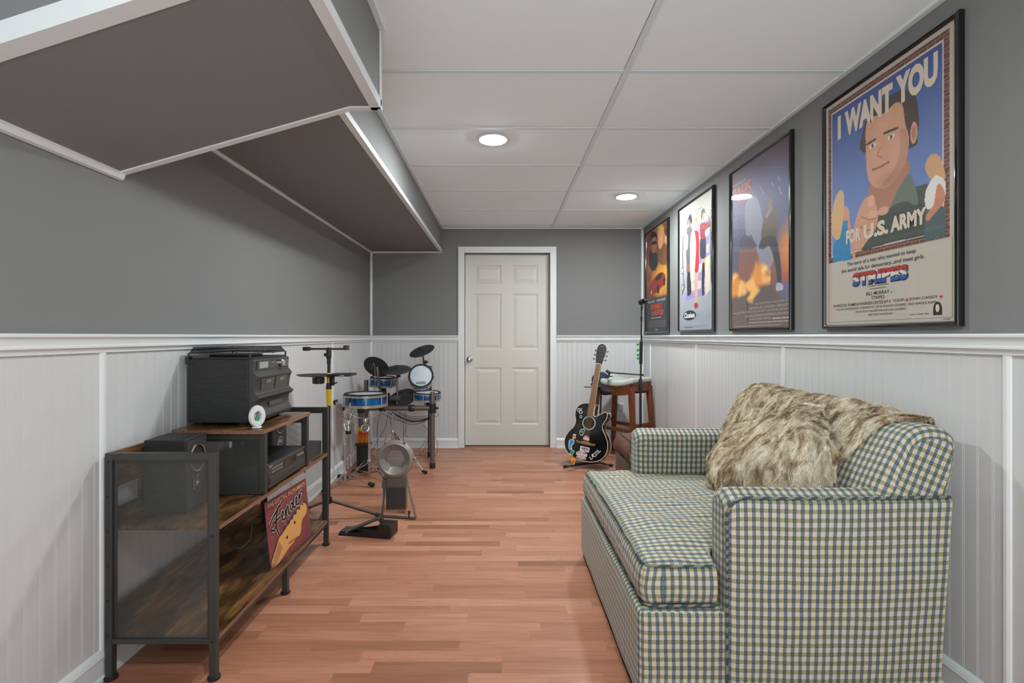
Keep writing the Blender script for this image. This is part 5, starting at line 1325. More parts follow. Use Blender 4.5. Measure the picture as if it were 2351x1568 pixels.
def drum(c, r, h, axis, parent, lugs=6, logo=False, blue_=True, name='drum_pad'):
    ax = Vector(axis).normalized(); c = Vector(c)
    sh = lathe_o(name, [(r * .97, -h * .5), (r * .985, -h * .3), (r * .985, h * .3), (r * .97, h * .42)], c, ax, M['blue'] if blue_ else M['silver'], parent, 40)
    lathe_o('lower_hoop', [(r * .98, -h * .56), (r * 1.05, -h * .56), (r * 1.05, -h * .36), (r * .99, -h * .34)], c, ax, M['rim'], sh, 40)
    lathe_o('upper_hoop', [(r * .99, h * .26), (r * 1.05, h * .26), (r * 1.05, h * .42), (r * .99, h * .44)], c, ax, M['rim'], sh, 40)
    lathe_o('rubber_rim', [(r * .93, h * .47), (r * .95, h * .56), (r * 1.02, h * .56), (r * 1.05, h * .48), (r * 1.04, h * .40), (r * .95, h * .40)], c, ax, M['blackmat'], sh, 40)
    lathe_o('mesh_head', [(r * .95, h * .44), (r * .9, h * .47), (0, h * .48)], c, ax, M['mesh_head'], sh, 40)
    e1 = ax.cross(Vector((.3, .2, .9)) if abs(ax.z) < .9 else Vector((0, 1, 0))).normalized(); e2 = ax.cross(e1)
    lg = MB()
    for i in range(lugs):
        a = 2 * PI * (i + .35) / lugs; d = e1 * math.cos(a) + e2 * math.sin(a)
        lg.tube([c + d * r * 1.055 + ax * h * .46, c + d * r * 1.055 - ax * h * .6], .0055, 8)
    lg.build_each('lug', M['rim'], sh)
    if logo:
        lm = MB(); up = (Vector((0, 0, 1)) - ax * ax.z).normalized(); rt = up.cross(ax)
        text(lm, 'ALESIS', (-.045, -.012, .045, .012), lambda u, v, hh: c + ax * (h * .486 + .001) + rt * u + up * (v - r * .62), s(40, 40, 44), 0, .02)
        lm.build('lettering', M['decal'], sh, recalc=False)
    return sh
def cymbal(c, r, axis, parent, nut=True, name='cymbal_pad'):
    ax = Vector(axis).normalized()
    cy_ = lathe_o(name, [(0, .013), (r * .15, .012), (r * .22, .006), (r * .6, .001), (r * .97, -.006), (r, -.010), (r * .97, -.013), (r * .6, -.007), (r * .2, -.004), (0, -.004)], c, ax, M['padgrey'], parent, 48)
    if nut: lathe_o('wing_nut', [(.016, .010), (.018, .016), (.018, .030), (.015, .034), (0, .034)], c, ax, M['black'], cy_, 12)
    return cy_
# pads
t1 = at(879, 876, 4.95); drum(t1, .115, .085, (.05, -.03, 1), kit)
cs_ = MB().tube([t1 + Vector((0, .03, -.05)), t1 + Vector((.0, .05, -.13))], .026, 12).tube([t1 + Vector((0, .05, -.12)), Vector((t1.x + .02, 5.0, zb + .05))], .014, 10); add_o('tom_mount', cs_, 'black', kit)
t2 = at(967, 866, 4.85); drum(t2, .112, .10, (.10, -.93, .38), kit, logo=True)
add_o('tom_mount', MB().tube([t2 + Vector((.02, .06, -.03)), Vector((rr.x - .03, 5.0, t2.z - .08))], .014, 10), 'black', kit)
t3 = at(981, 909, 4.76); drum(t3, .118, .07, (.03, -.04, 1), kit)
add_o('tom_mount', MB().tube([t3 + Vector((0, 0, -.03)), t3 + Vector((0, .03, -.09)), Vector((rr.x - .02, 4.9, zb))], .013, 10), 'black', kit)
# left cymbal seen from below
c1 = at(865, 841, 4.72); a1 = Vector((.18, .80, .60)); cymbal(c1, .122, a1, kit)
arm1 = at(873, 900, 4.72); tube_o('cymbal_arm', arc([at(874, 903, 4.74), at(868, 860, 4.70), at(866, 842, 4.705)], 4), .011, M['alum'], kit)
add_o('cable_clip', MB().tube(arc([c1 + Vector((-.04, -.02, -.02)), c1 + Vector((-.02, -.05, .03)), c1 + Vector((-.005, -.05, -.02)), at(861, 885, 4.66), at(859, 902, 4.68)], 6), .0028, 8), 'silver', kit)
# centre ride
c2 = at(911, 847, 4.70); cymbal(c2, .130, (-.02, -.28, .96), kit); pole(at(912, 848, 4.71), at(912, 928, 4.71), .010, 'alum', 'cymbal_arm'); clamp(at(913, 863, 4.705), .016, .035)
# high crash
c3 = at(968, 804, 4.85); cymbal(c3, .124, (-.26, -.38, .88), kit); tube_o('cymbal_arm', [c3, at(973, 829, 4.88), at(976, 836, 4.92), at(985, 905, 5.0)], .0085, M['alum'], kit); clamp(at(975, 831, 4.90), .020, .03)
# hi-hat pad and sound module
c4 = at(921, 914, 4.84); cymbal(c4, .150, (-.25, -.5, .8), kit)
mo = MB().rbox(-.10, .06, -.05, .05, -.015, .02, .006, 2); mo.v = [tuple(Vector(v) + at(905, 914, 4.70)) for v in mo.v]; add_o('sound_module', mo, 'darkgrey', kit)
add_o('module_mount', MB().box(at(888, 0, 4.62).x, at(893, 0, 4.62).x, 4.58, 4.66, at(0, 925, 4.62).z, at(0, 903, 4.62).z), 'black', kit)
# wire bundle and hanging leads
def droop(p, q, sag, n=8): return arc([p, p.lerp(q, .25) + Vector((0, 0, -sag * .75)), p.lerp(q, .5) + Vector((0, 0, -sag)), p.lerp(q, .75) + Vector((0, 0, -sag * .75)), q], n)
rc = random.Random(4)
A_, B_ = at(900, 945, 4.70), at(990, 958, 4.72)
for i in range(7):
    o1 = Vector((rc.uniform(-.02, .02), rc.uniform(-.03, .03), rc.uniform(-.02, .02))); tube_o('cable', droop(A_ + o1, B_ + o1 * .5, .055 + rc.uniform(-.012, .025)), .0032, M['cable'], kit, 6)
for (a, b, sg_) in (((870, 945), (990, 962), .06), ((915, 945), (993, 950), .04)): tube_o('cable', droop(at(*a, 4.72), at(*b, 4.70), sg_), .0022, M['cable'], kit, 6)
for L_ in ([(892, 945), (885, 980), (868, 1010), (857, 1030)], [(893, 945), (898, 975), (915, 1010)], [(927, 945), (927, 985), (926, 1012)], [(931, 945), (932, 980), (930, 998), (938, 1004)], [(918, 945), (920, 970), (922, 972)], [(873, 945), (866, 985), (867, 1030)], [(970, 975), (985, 992), (975, 1015), (962, 1032)], [(988, 960), (985, 1000), (972, 1036), (962, 1042), (967, 1046), (975, 1042), (990, 1037)], [(993, 990), (1004, 1020), (1000, 1045), (975, 1052)], [(1000, 946), (1006, 950), (1003, 956), (994, 955)]):
    q = [at(x, y, 4.75) for x, y in L_]
    for p in q: p.z = max(p.z, .004)
    tube_o('cable', arc(q, 6), .0022, M['cable'], kit, 6)

# snare pad on its own stand -----------------------------------------------------
def tripod(t, x, y, h_pole, z_hub, leg_r, angs, name_mat='chrome', rr_=.010, foot=.014):
    tube_o('pole', [(x, y, .03), (x, y, h_pole)], rr_, M[name_mat], t, 14)
    lathe_o('hub', [(.016, 0), (.018, .008), (.018, .022), (.014, .03)], (x, y, z_hub), (0, 0, 1), M[name_mat], t, 14)
    for a in angs:
        d = Vector((math.cos(a), math.sin(a), 0)); p0 = Vector((x, y, z_hub + .01)); pm_ = Vector((x, y, 0)) + d * leg_r * .55 + Vector((0, 0, z_hub * .62)); p1 = Vector((x, y, .020)) + d * leg_r
        lg = MB().bar(p0, p1, .016, .007).bar(Vector((x, y, .05)), p0.lerp(p1, .55), .013, .005).build('leg', M[name_mat], t)
        tube_o('rubber_foot', [p1 - d * .02 + Vector((0, 0, .008)), p1 + d * .025 - Vector((0, 0, .004))], [foot * .8, foot], M['blackmat'], lg, 10)
sp_ = at(839, 917, 4.30); sn = thing('snare_pad', (sp_.x, sp_.y, sp_.z - .05), 'largest blue drum pad, resting in the arms of a chrome stand', 'drum pad')
drum(sp_, .168, .10, (0, .01, 1), sn, 8, name='drum_shell')
def basket(t, c, tips, rtip=.012, base=None):
    lathe_o('basket_hub', [(.014, -.035), (.020, -.03), (.022, .0), (.014, .015)], c, (0, 0, 1), M['chrome'], t, 14)
    for p in tips:
        d = Vector((p.x - c.x, p.y - c.y, 0)).normalized(); m_ = c.lerp(p, .45) + Vector((0, 0, -.012))
        a_ = MB().bar(c, m_, .014, .007).bar(m_, p, .010, .006).build('arm', M['chrome'], t)
        tube_o('rubber_tip', [p - d * .004, p + Vector((0, 0, .022)) + d * .004, p + Vector((0, 0, .026)) - d * .022], rtip * .85, M['blackmat'], a_, 10)
x_, y_ = at(839, 0, 4.30).x, 4.30
s2 = thing('snare_stand', (x_, y_, 0), 'chrome stand under the largest blue drum pad', 'drum stand')
hb = Vector((x_, y_, at(0, 962, 4.30).z))
basket(s2, hb, [Vector((x_ - .165, y_ - .06, sp_.z - .085)), Vector((x_ + .165, y_ - .06, sp_.z - .085)), Vector((x_ + .0, y_ + .17, sp_.z - .06))])
tube_o('tilter', [hb, hb + Vector((0, 0, -.06))], .015, M['chrome'], s2)
lathe_o('ring_bracket', [(.030, -.006), (.036, -.004), (.036, .004), (.030, .006), (.030, -.006)], hb + Vector((0, -.01, -.075)), (0, -1, .3), M['chrome'], s2, 24)
xx = at(848, 0, 4.30).x
tripod(s2, xx, y_, hb.z - .05, at(0, 1062, 4.30).z, .19, (R(205), R(325), R(85)))
tube_o('tilter', [(xx, y_, hb.z - .05), (x_, y_, hb.z - .05)], .010, M['chrome'], s2)

# bare chrome stand near the wall ---------------------------------------------------
x_, y_ = at(793, 0, 4.08).x, 4.08
s1 = thing('snare_stand', (x_, y_, 0), 'empty chrome snare stand with open arms beside the white wall', 'drum stand')
hb = at(800, 968, 4.08)
basket(s1, hb, [at(768, 928, 4.02), at(804, 924, 3.98), at(817, 926, 4.16)])
lathe_o('height_knob', [(.020, 0), (.022, .004), (.022, .020), (.018, .024)], at(800, 996, 4.06), (0, 0, 1), M['blackmat'], s1, 18)
tube_o('tilter', [hb, at(800, 990, 4.06)], .009, M['chrome'], s1); tube_o('tilter', [at(790, 972, 4.08), at(794, 988, 4.08)], .014, M['chrome'], s1)
lathe_o('collar', [(.014, -.012), (.016, 0), (.014, .012)], at(793, 1021, 4.08), (0, 0, 1), M['chrome'], s1, 14)
tripod(s1, x_, y_, hb.z - .01, at(0, 1090, 4.08).z, .22, (R(-12), R(245), R(118)), rr_=.0095, foot=.018)

# hi-hat stand behind the kick pad
x_, y_ = at(902, 0, 4.55).x, 4.55
s3 = thing('hihat_stand', (x_, y_, 0), 'chrome tripod stand rising behind the round kick pad', 'drum stand')
tripod(s3, x_, y_, zb - .03, at(0, 995, 4.55).z, .33, (R(200), R(335), R(80)), rr_=.011)

# kick pad tower -------------------------------------------------------------------
kp = at(907, 1054, 3.42); kt = thing('kick_drum_tower', (kp.x, 3.46, 0), 'silver round kick drum pad on a low grey tower', 'drum pad')
axk = Vector((0, -1, .04)).normalized()
rk = .118
hx = MB().lathe([(rk * 1.04, -.035), (rk * 1.06, -.02), (rk * 1.06, .0), (rk, .012), (rk * .90, .014), (rk * .86, .018), (rk * .80, .012), (rk * .80, -.03)], kp, axk, 48)
for i in range(6):
    a = R(30 + 60 * i) + R(30); d = Vector((math.cos(a), 0, math.sin(a)))
    hx.tube([kp + d * rk * 1.07 - axk * .03, kp + d * rk * 1.07 + axk * .010], .011, 12)
add_o('casing', hx, 'silver', kt)
bmk = MB(); seg = 48
def ringpt(r_, h, n_, k_):
    a = 2 * PI * k_ / n_; return kp + Vector((math.cos(a), 0, math.sin(a))) * r_ + axk * h
vs_ = [ringpt(rk * .82, .013, seg, k_) for k_ in range(seg)]
inner = []
for k_ in range(seg):
    a = 2 * PI * k_ / seg; sec = (a % (PI / 3)) - PI / 6; rr_ = rk * .53 * math.cos(PI / 6) / math.cos(sec); inner.append(kp + Vector((math.cos(a), 0, math.sin(a))) * rr_ + axk * -.020)
bmk.add(vs_ + inner, [(k_, (k_ + 1) % seg, seg + (k_ + 1) % seg, seg + k_) for k_ in range(seg)] + [tuple(range(seg, 2 * seg))]); add_o('pad_face', bmk, 'silver', kt, ang=8)
lm = MB(); text(lm, 'ALESIS', (-.035, -.006, .035, .008), lambda u, v, h: kp + Vector((u, 0, v)) + axk * -.0185, s(165, 158, 152), 0, .02); lm.build('lettering', M['decal'], kt, recalc=False)
for i in range(6):
    a = R(60 * i + 60); d = Vector((math.cos(a), 0, math.sin(a))); lathe_o('bolt', [(.005, 0), (.004, .003), (0, .003)], kp + d * rk * 1.07 + axk * .010, axk, M['black'], kt, 10)
xk0, xk1 = at(886, 0, 3.42).x, at(930, 0, 3.42).x
yk = 3.44; z0k, z1k = .022, at(0, 1096, 3.42).z
add_o('tower_plate', MB().box(xk0, xk1, yk, yk + .006, z0k, z1k).box(xk0 - .003, xk0, yk - .004, yk + .035, z0k, z1k).box(xk1, xk1 + .003, yk - .004, yk + .045, z0k, z1k), 'alum', kt)
add_o('cover_plate', MB().box(xk0 + .004, xk1 - .004, yk - .004, yk, z0k + .012, z1k - .075), 'darkgrey', kt)
bk_ = [at(877, 1190, 3.36), at(955, 1193, 3.32)]
for p in bk_: p.z = .010
for p, q in ((bk_[0], Vector((xk0 - .001, yk, z1k - .004))), (bk_[1], Vector((xk1 + .004, yk, z1k - .004)))): add_o('side_strut', MB().bar(p, q, .013, .004), 'alum', kt)
add_o('floor_bar', MB().bar(bk_[0], bk_[1], .022, .006), 'alum', kt)
add_o('floor_spike', MB().tube([bk_[1] + Vector((-.045, 0, 0)), bk_[1] + Vector((-.045, 0, .045))], .005, 8).tube([bk_[1] + Vector((-.045, 0, .03)), bk_[1] + Vector((-.045, 0, .045))], .008, 8), 'black', kt)
add_o('beater_clamp', MB().tube([Vector((xk0 - .02, yk, .10)), Vector((xk0 - .02, yk, .24))], .005, 8).box(xk0 - .030, xk0 - .008, yk - .01, yk + .012, .17, .205), 'alum', kt)

# hi-hat controller pedal ------------------------------------------------------------
pe = thing('hihat_pedal', (-.80, 3.03, 0), 'black foot pedal controller lying on the floor in front of the kick pad', 'pedal')
P0, P1 = at(778, 1226, 3.06), at(897, 1232, 3.0); P0.z = P1.z = 0
U_ = (P1 - P0).normalized(); W_ = Vector((-U_.y, U_.x, 0)); Lp = (P1 - P0).length
pf = lambda u, w_, z: P0 + U_ * u + W_ * w_ + Vector((0, 0, z))
base_ = [(0, .004), (0, .014), (.13, .020), (.20, .034), (.235, .040), (.250, .070), (Lp, .072), (Lp, .006), (Lp - .02, .0), (.02, 0)]
add_o('side_rail', MB().prism(base_, lambda u, z, h: pf(u, h, z), -.005, .008), 'black', pe, ang=25)
add_o('side_rail', MB().prism(base_, lambda u, z, h: pf(u, h, z), .095, .108), 'black', pe, ang=25)
add_o('base_plate', MB().prism([(0, 0), (0, .010), (Lp - .03, .012), (Lp - .03, 0)], lambda u, z, h: pf(u, h, z), .006, .097), 'blackmat', pe)
add_o('sensor_housing', MB().prism([(.238, .01), (.236, .050), (.252, .078), (Lp, .076), (Lp + .004, .02), (Lp, .008)], lambda u, z, h: pf(u, h, z), .008, .095), 'black', pe, bevel=.003)
add_o('footboard', MB().prism([(.045, .020), (.245, .112), (.25, .108), (.25, .095), (.235, .096), (.05, .012)], lambda u, z, h: pf(u, h, z), .012, .090), 'darkgrey', pe, bevel=.002)
add_o('heel_plate', MB().prism([(.0, .012), (.0, .020), (.045, .022), (.05, .014)], lambda u, z, h: pf(u, h, z), .008, .094), 'darkgrey', pe)
add_o('linkage', MB().prism([(.246, .060), (.238, .108), (.252, .112), (.262, .060)], lambda u, z, h: pf(u, h, z), .035, .07), 'blackgloss', pe)
add_o('hinge_pin', MB().tube([pf(.048, -.004, .018), pf(.048, .106, .018)], .005, 10), 'chrome', pe)

# stick bag and drumsticks -------------------------------------------------------------
bx0 = at(835, 1090, 4.50); sb = thing('stick_bag', (bx0.x, 4.50, 0), 'tall black drumstick bag hanging open beside the kit', 'bag')
w0, w1 = .048, .052
zt = at(0, 1022, 4.45).z
mb = MB().rbox(bx0.x - .056, bx0.x + .056, 4.46, 4.54, .002, zt, .02, 3, (1, 1, 3)); add_o('pouch', mb, 'blackmat', sb)
add_o('top_band', MB().rbox(bx0.x - .062, bx0.x + .062, 4.452, 4.548, zt - .012, zt + .012, .006, 2), 'black', sb)
for i, dx in enumerate((-.046, -.030, -.014, .004, .020, .036)):
    z1 = zt + (.145 if i else .15); x = bx0.x + dx
    t = thing('drumstick', (x, 4.49, zt), ['orange wrapped drumstick leftmost in the black stick bag', 'yellow tipped drumstick standing in the black stick bag'][min(i, 1)], 'drumstick', 'drumsticks in the stick bag')
    tube_o('shaft', [(x, 4.49 + .008 * (i % 2), zt - .10), (x + .004, 4.49 + .008 * (i % 2), z1)], .0075, M['stick'], t, 10)
    if i: tube_o('grip_tape', [(x + .0035, 4.49 + .008 * (i % 2), z1 - .03), (x + .004, 4.49 + .008 * (i % 2), z1 + .001)], .0082, M['yellow'], t, 10)
# tablet stand with trays ----------------------------------------------------------------
x_, y_ = at(755, 0, 3.30).x, 3.30
ms = thing('tray_stand', (x_, y_, 0), 'black stand with a tee bar on top, side trays and yellow tape', 'stand')
zc_ = at(0, 1148, 3.30).z
tube_o('pole', [(x_, y_, zc_), (x_, y_, at(0, 812, 3.3).z)], .010, M['black'], ms, 14)
def zz(py): return at(0, py, 3.30).z
tube_o('lower_tape', [(x_, y_, zc_ + .02), (x_, y_, zz(932))], .0095, M['hazard'], ms, 12)
tube_o('grip_tape', [(x_, y_, zz(931)), (x_, y_, zz(893))], [.014, .018], M['yellow'], ms, 14)
tube_o('height_clutch', [(x_, y_, zz(893)), (x_ - .001, y_, zz(879))], [.019, .013], M['black'], ms, 14)
tube_o('upper_tape', [(x_, y_, zz(879)), (x_, y_, zz(856))], .0125, M['hazard'], ms, 12)
add_o('collar', MB().tube([(x_, y_, zz(835)), (x_, y_, zz(823))], .0125, 14), 'black', ms)
add_o('tee_clamp', MB().rbox(x_ - .013, x_ + .013, y_ - .02, y_ + .02, zz(823), zz(798), .006, 2).box(x_ - .03, x_ - .013, y_ - .006, y_ + .006, zz(818), zz(811)), 'black', ms)
tb = tube_o('tee_bar', [at(706, 801, 3.26), at(790, 801, 3.34)], .0065, M['black'], ms, 12)
add_o('bar_end', MB().rbox(at(696, 0, 3.26).x, at(712, 0, 3.26).x, 3.245, 3.275, zz(805), zz(796), .006, 2), 'black', tb)
add_o('bar_clip', MB().rbox(at(789, 0, 3.34).x, at(801, 0, 3.34).x, 3.325, 3.36, zz(804), zz(793), .005, 2), 'brownleather', tb)
tr1 = lathe_o('round_tray', [(0, -.003), (.118, -.003), (.132, .005), (.136, .006), (.118, .001), (0, 0)], at(729, 862, 3.25), (0, 0, 1), M['black'], ms, 40, (1, .75), (1, 0, 0))
lathe_o('cup_holder', [(.030, 0), (.036, .003), (.038, .040), (.036, .040), (.034, .004), (0, .003)], at(731, 881, 3.25), (0, 0, 1), M['black'], tr1, 30)
add_o('flat_tray', MB().rbox(at(757, 0, 3.3).x, at(810, 0, 3.3).x, 3.24, 3.40, zz(863), zz(858), .004, 2, (0, 0, 0)), 'black', ms)
add_o('tray_label', MB().box(at(775, 0, 3.24).x, at(781, 0, 3.24).x, 3.238, 3.2395, zz(861.6), zz(859.6)), simple('red_mark', s(170, 40, 40)), ms)
add_o('tray_label', MB().box(at(782, 0, 3.24).x, at(790, 0, 3.24).x, 3.238, 3.2395, zz(861.6), zz(859.6)), simple('blue_mark', s(150, 170, 200)), ms)
add_o('tray_clamp', MB().rbox(x_ + .008, x_ + .035, y_ - .015, y_ + .015, zz(885), zz(864), .005, 2).bar((x_ + .03, y_, zz(881)), (x_ + .055, y_ - .005, zz(878)), .008, .008), 'black', ms)
add_o('hub', MB().lathe([(.018, -.02), (.022, 0), (.018, .02)], (x_, y_, zc_), (0, 0, 1), 16), 'black', ms)
for q in (at(872, 1172, 3.36), at(706, 1168, 3.50), at(720, 1205, 3.05)):
    q.z = .013
    if q.x < -1.33: q.x = -1.33
    lg = tube_o('leg', [(x_, y_, zc_), q], .0085, M['black'], ms, 12); d = (q - Vector((x_, y_, zc_))).normalized()
    tube_o('rubber_foot', [q - d * .03, q + d * .012], .0125, M['blackmat'], lg, 12)

# ================================================================ GUITAR SIDE
GO = at(1338, 1058, 4.58)
GX = Matrix.Translation(GO) @ Matrix.Rotation(R(6.5), 4, 'Y') @ Matrix.Rotation(R(-31), 4, 'Z') @ Matrix.Rotation(R(-8), 4, 'X') @ Matrix.Scale(1.045, 4)
gt = thing('acoustic_guitar', (GO.x, GO.y, GO.z), 'black cutaway acoustic guitar covered with stickers, propped on a floor stand', 'guitar')
out = loop2([(0, 0), (.09, .010), (.163, .052), (.196, .125), (.188, .195), (.158, .250), (.128, .295), (.124, .335), (.146, .385), (.150, .425), (.130, .440), (.095, .420), (.050, .388), (.034, .40), (.030, .44), (.030, .485), (0, .492), (-.05, .490), (-.105, .470), (-.136, .425), (-.138, .375), (-.122, .320), (-.132, .270), (-.168, .220), (-.192, .165), (-.192, .110), (-.160, .050), (-.09, .010)], 5)
fnG = lambda x, z, y: (x, y, z)
DEP = .092
add_o('body', MB(GX).prism(out, fnG, 0, DEP), 'blackgloss', gt, ang=50)
def outline_tube(y, r): return MB(GX).tube([(x, y, z) for x, z in out], r, 6, closed=True)
add_o('binding', outline_tube(.0, .0028), 'cream', gt); add_o('binding', outline_tube(DEP, .0026), 'cream', gt)
G2 = GX @ Matrix.Translation((0, 0, 0))
def disc(mb, cx_, cz, r0, r1, h, col, n=40, sq=1):
    P = [(cx_ + r1 * math.cos(t), cz + r1 * sq * math.sin(t)) for t in np.linspace(0, 2 * PI, n + 1)[:-1]]
    mb.add([(a, -h, b) for a, b in P], [tuple(range(n))], 0, col)
ro = add_o('rosette', MB(GX).lathe([(.050, 0), (.050, -.0015), (.060, -.0015), (.061, 0)], (0, 0, .325), (0, 1, 0), 40), simple('pearl_rosette', s(150, 160, 166), .3), gt)
add_o('sound_hole', MB(GX).lathe([(.050, -.0008), (0, -.0008)], (0, 0, .325), (0, 1, 0), 40), simple('sound_hole_wood', s(70, 44, 28), .8), gt)
add_o('bridge', MB(GX).prism(loop2([(-.088, .148), (-.08, .160), (-.05, .158), (0, .168), (.05, .158), (.08, .160), (.088, .148), (.06, .142), (0, .138), (-.06, .142)], 3), fnG, -.008, -.0005), 'bridgewood', gt)
add_o('bridge_pins', MB(GX).box(-.034, .034, -.011, -.008, .1555, .1575), 'cream', gt)
nk = [(-.0275, .385), (.0275, .385), (.0215, .845), (-.0215, .845)]
add_o('fretboard', MB(GX).prism(nk, fnG, -.008, -.001), 'fret', gt)
add_o('neck', MB(GX).prism([(-.026, .40), (.026, .40), (.021, .85), (-.021, .85)], fnG, -.001, .018), 'blackgloss', gt, bevel=.004)
fr_ = MB(GX); L0 = .64; znut = .845
for i in range(1, 20):
    z = znut - L0 * (1 - 2 ** (-i / 12)); 
    if z > .39:
        hw = .0215 + (znut - z) / .46 * .006; fr_.box(-hw, hw, -.0092, -.008, z - .0008, z + .0008)
fr_.build_each('fret', M['brass'], gt)
add_o('fretboard_edge', MB(GX).bar((.0285, -.005, .385), (.0222, -.005, .845), .0015, .008), 'cream', gt)
hd = loop2([(-.022, .845), (-.030, .875), (-.040, .93), (-.040, .985), (-.030, 1.015), (0, 1.028), (.030, 1.012), (.040, .98), (.036, .93), (.029, .875), (.022, .845)], 3)
hs_ = add_o('headstock', MB(GX @ Matrix.Translation((0, 0, .845)) @ Matrix.Rotation(R(-8), 4, 'X') @ Matrix.Translation((0, 0, -.845))).prism(hd, fnG, -.006, .010), 'black', gt)
add_o('nut', MB(GX).box(-.0215, .0215, -.011, -.004, .844, .849), 'cream', gt)
GH = GX @ Matrix.Translation((0, 0, .845)) @ Matrix.Rotation(R(-8), 4, 'X') @ Matrix.Translation((0, 0, -.845))
lm = MB(GH); stroke(lm, [(-.014, 1.000), (-.006, 1.008), (.000, 1.000), (.008, 1.008), (.016, 1.002)], .0013, s(190, 150, 80), .0066, lambda u, v, h: (u, -h, v)); lm.build('logo_script', M['decal'], hs_, recalc=False)
pg = MB(GH)
for sx_ in (-1, 1):
    for z in (.885, .925, .965):
        pg.tube([(sx_ * .022, -.012, z), (sx_ * .022, -.004, z)], .0035, 8); 
pg.build_each('tuner_post', M['chrome'], hs_)
kn_ = MB(GH)
for sx_ in (-1, 1):
    for z in (.885, .925, .965): kn_.tube([(sx_ * .034, .004, z), (sx_ * .052, .004, z)], [.004, .004], 8).lathe([(.003, 0), (.010, .004), (.010, .010), (.003, .014)], (sx_ * .050, .004, z), (sx_, 0, 0), 10, 0, (1, .6))
add_o('tuner_buttons', kn_, 'chrome', hs_)
for i in range(6):
    a = (-.028 + i * .0112); b = (-.017 + i * .0068); tube_o_ = MB(GX).tube([(a, -.0115, .156), (b, -.0125, .846)], .0006, 5).build('string', M['brass'], gt)
# stickers
def flush():
    global sk_
    sk_.build('sticker', M['decal'], gt, recalc=False, smooth=False); sk_ = MB(GX)
sk_ = MB(GX); gf = lambda u, v, h=0: (u, -.0006 - h, v)
def quadp(cx_, cz, w_, h_, rot, col, hh=.0004):
    c_, s__ = math.cos(rot), math.sin(rot); P = [(-w_, -h_), (w_, -h_), (w_, h_), (-w_, h_)]
    pol(sk_, [(cx_ + a * c_ - b * s__, cz + a * s__ + b * c_) for a, b in P], gf, col, hh)
def txt(body, cx_, cz, w_, h_, rot, col, bold=.03, hh=.0010):
    c_, s__ = math.cos(rot), math.sin(rot); q = [(cx_ + a * c_ - b * s__, cz + a * s__ + b * c_) for a, b in ((-w_, -h_), (w_, -h_), (w_, h_), (-w_, h_))]
    text(sk_, body, tuple(q), gf, col, hh, bold)
wt_ = s(225, 225, 228); bk2 = s(18, 18, 20); rd = s(186, 50, 56)
quadp(.000, .100, .042, .020, .0, wt_); txt('YETI', 0, .100, .034, .012, 0, bk2, .05)
flush()
for dx, dz in ((0, 0),): 
    txt('L', .068, .028 + .012, .010, .014, .85, wt_, .09); quadp(.080, .062, .008, .012, .6, wt_, .0008); txt('CAL', .108, .088, .040, .016, .95, wt_, .09)
    txt('L', .068, .040, .006, .011, .85, bk2, .03, .0014); txt('CAL', .108, .088, .035, .012, .95, bk2, .03, .0014)
flush()
disc(sk_, -.020, .052, 0, .052, .0010, wt_, 40, .5); disc(sk_, -.020, .052, 0, .049, .0014, s(150, 60, 66), 40, .46)
disc(sk_, -.020, .052, 0, .046, .0017, wt_, 40, .42)
txt('RON JON', -.020, .058, .038, .009, 0, rd, .05, .002); txt('SURF SHOP', -.020, .042, .028, .005, 0, s(80, 90, 110), .02, .002)
flush()
quadp(-.018, .022, .044, .007, .0, wt_, .0012); txt('MANASQUAN', -.018, .022, .040, .005, 0, rd, .03, .002); bars_ = None
txt('NEW JERSEY', -.018, .0095, .024, .0035, 0, wt_, .02, .002)
flush()
pol(sk_, loop2([(-.058, .262), (-.028, .262), (-.036, .215), (-.060, .210), (-.072, .235)], 4), gf, wt_, .0004); pol(sk_, loop2([(-.056, .258), (-.032, .258), (-.040, .220), (-.060, .216), (-.068, .236)], 4), gf, bk2, .0008); txt('W', -.050, .240, .010, .012, .1, wt_, .0)
flush()
pol(sk_, loop2([(-.028, .180), (.026, .176), (.020, .205), (-.008, .215), (-.026, .200)], 4), gf, s(214, 150, 160), .0004); quadp(0, .188, .022, .004, 0, s(240, 230, 230), .0008)
flush()
pol(sk_, loop2([(-.150, .150), (-.110, .160), (-.105, .130), (-.120, .105), (-.115, .075), (-.140, .070), (-.150, .100)], 5), gf, wt_, .0004)
pol(sk_, loop2([(-.144, .146), (-.114, .154), (-.112, .130), (-.128, .105), (-.122, .080), (-.138, .076), (-.144, .102)], 5), gf, s(40, 140, 190), .0008); disc(sk_, -.138, .148, 0, .010, .0012, s(226, 140, 60), 16)
flush()
quadp(-.112, .188, .014, .020, -.05, s(216, 190, 160)); quadp(-.112, .188, .010, .006, 0, rd, .0008)
flush()
quadp(-.108, .048, .015, .022, -.3, wt_); quadp(-.108, .048, .012, .018, -.3, s(40, 130, 96), .0008)
for (a, b, r_) in ((-.112, .420, .014), (-.090, .405, .016), (-.092, .430, .010), (-.082, .365, .012)): flush(); disc(sk_, a, b, 0, r_, .0004, wt_, 20); disc(sk_, a, b, 0, r_ * .66, .0008, bk2, 20)
flush()
add_o('pickguard', MB(GX).prism(loop2([(.062, .325), (.075, .36), (.088, .32), (.082, .25), (.055, .215), (.030, .252), (.050, .285)], 4), fnG, -.0016, -.0004), 'blackgloss', gt)
st0 = at(1312, 1045, 4.52)
add_o('strap', MB().add([at(1309, 1044, 4.54), at(1323, 1052, 4.54), at(1318, 1068, 4.50), at(1309, 1058, 4.50), at(1309, 1044, 4.545), at(1323, 1052, 4.545), at(1318, 1068, 4.505), at(1309, 1058, 4.505)], [(0, 1, 2, 3), (7, 6, 5, 4), (0, 4, 5, 1), (1, 5, 6, 2), (2, 6, 7, 3), (3, 7, 4, 0)]), 'leopard', gt)

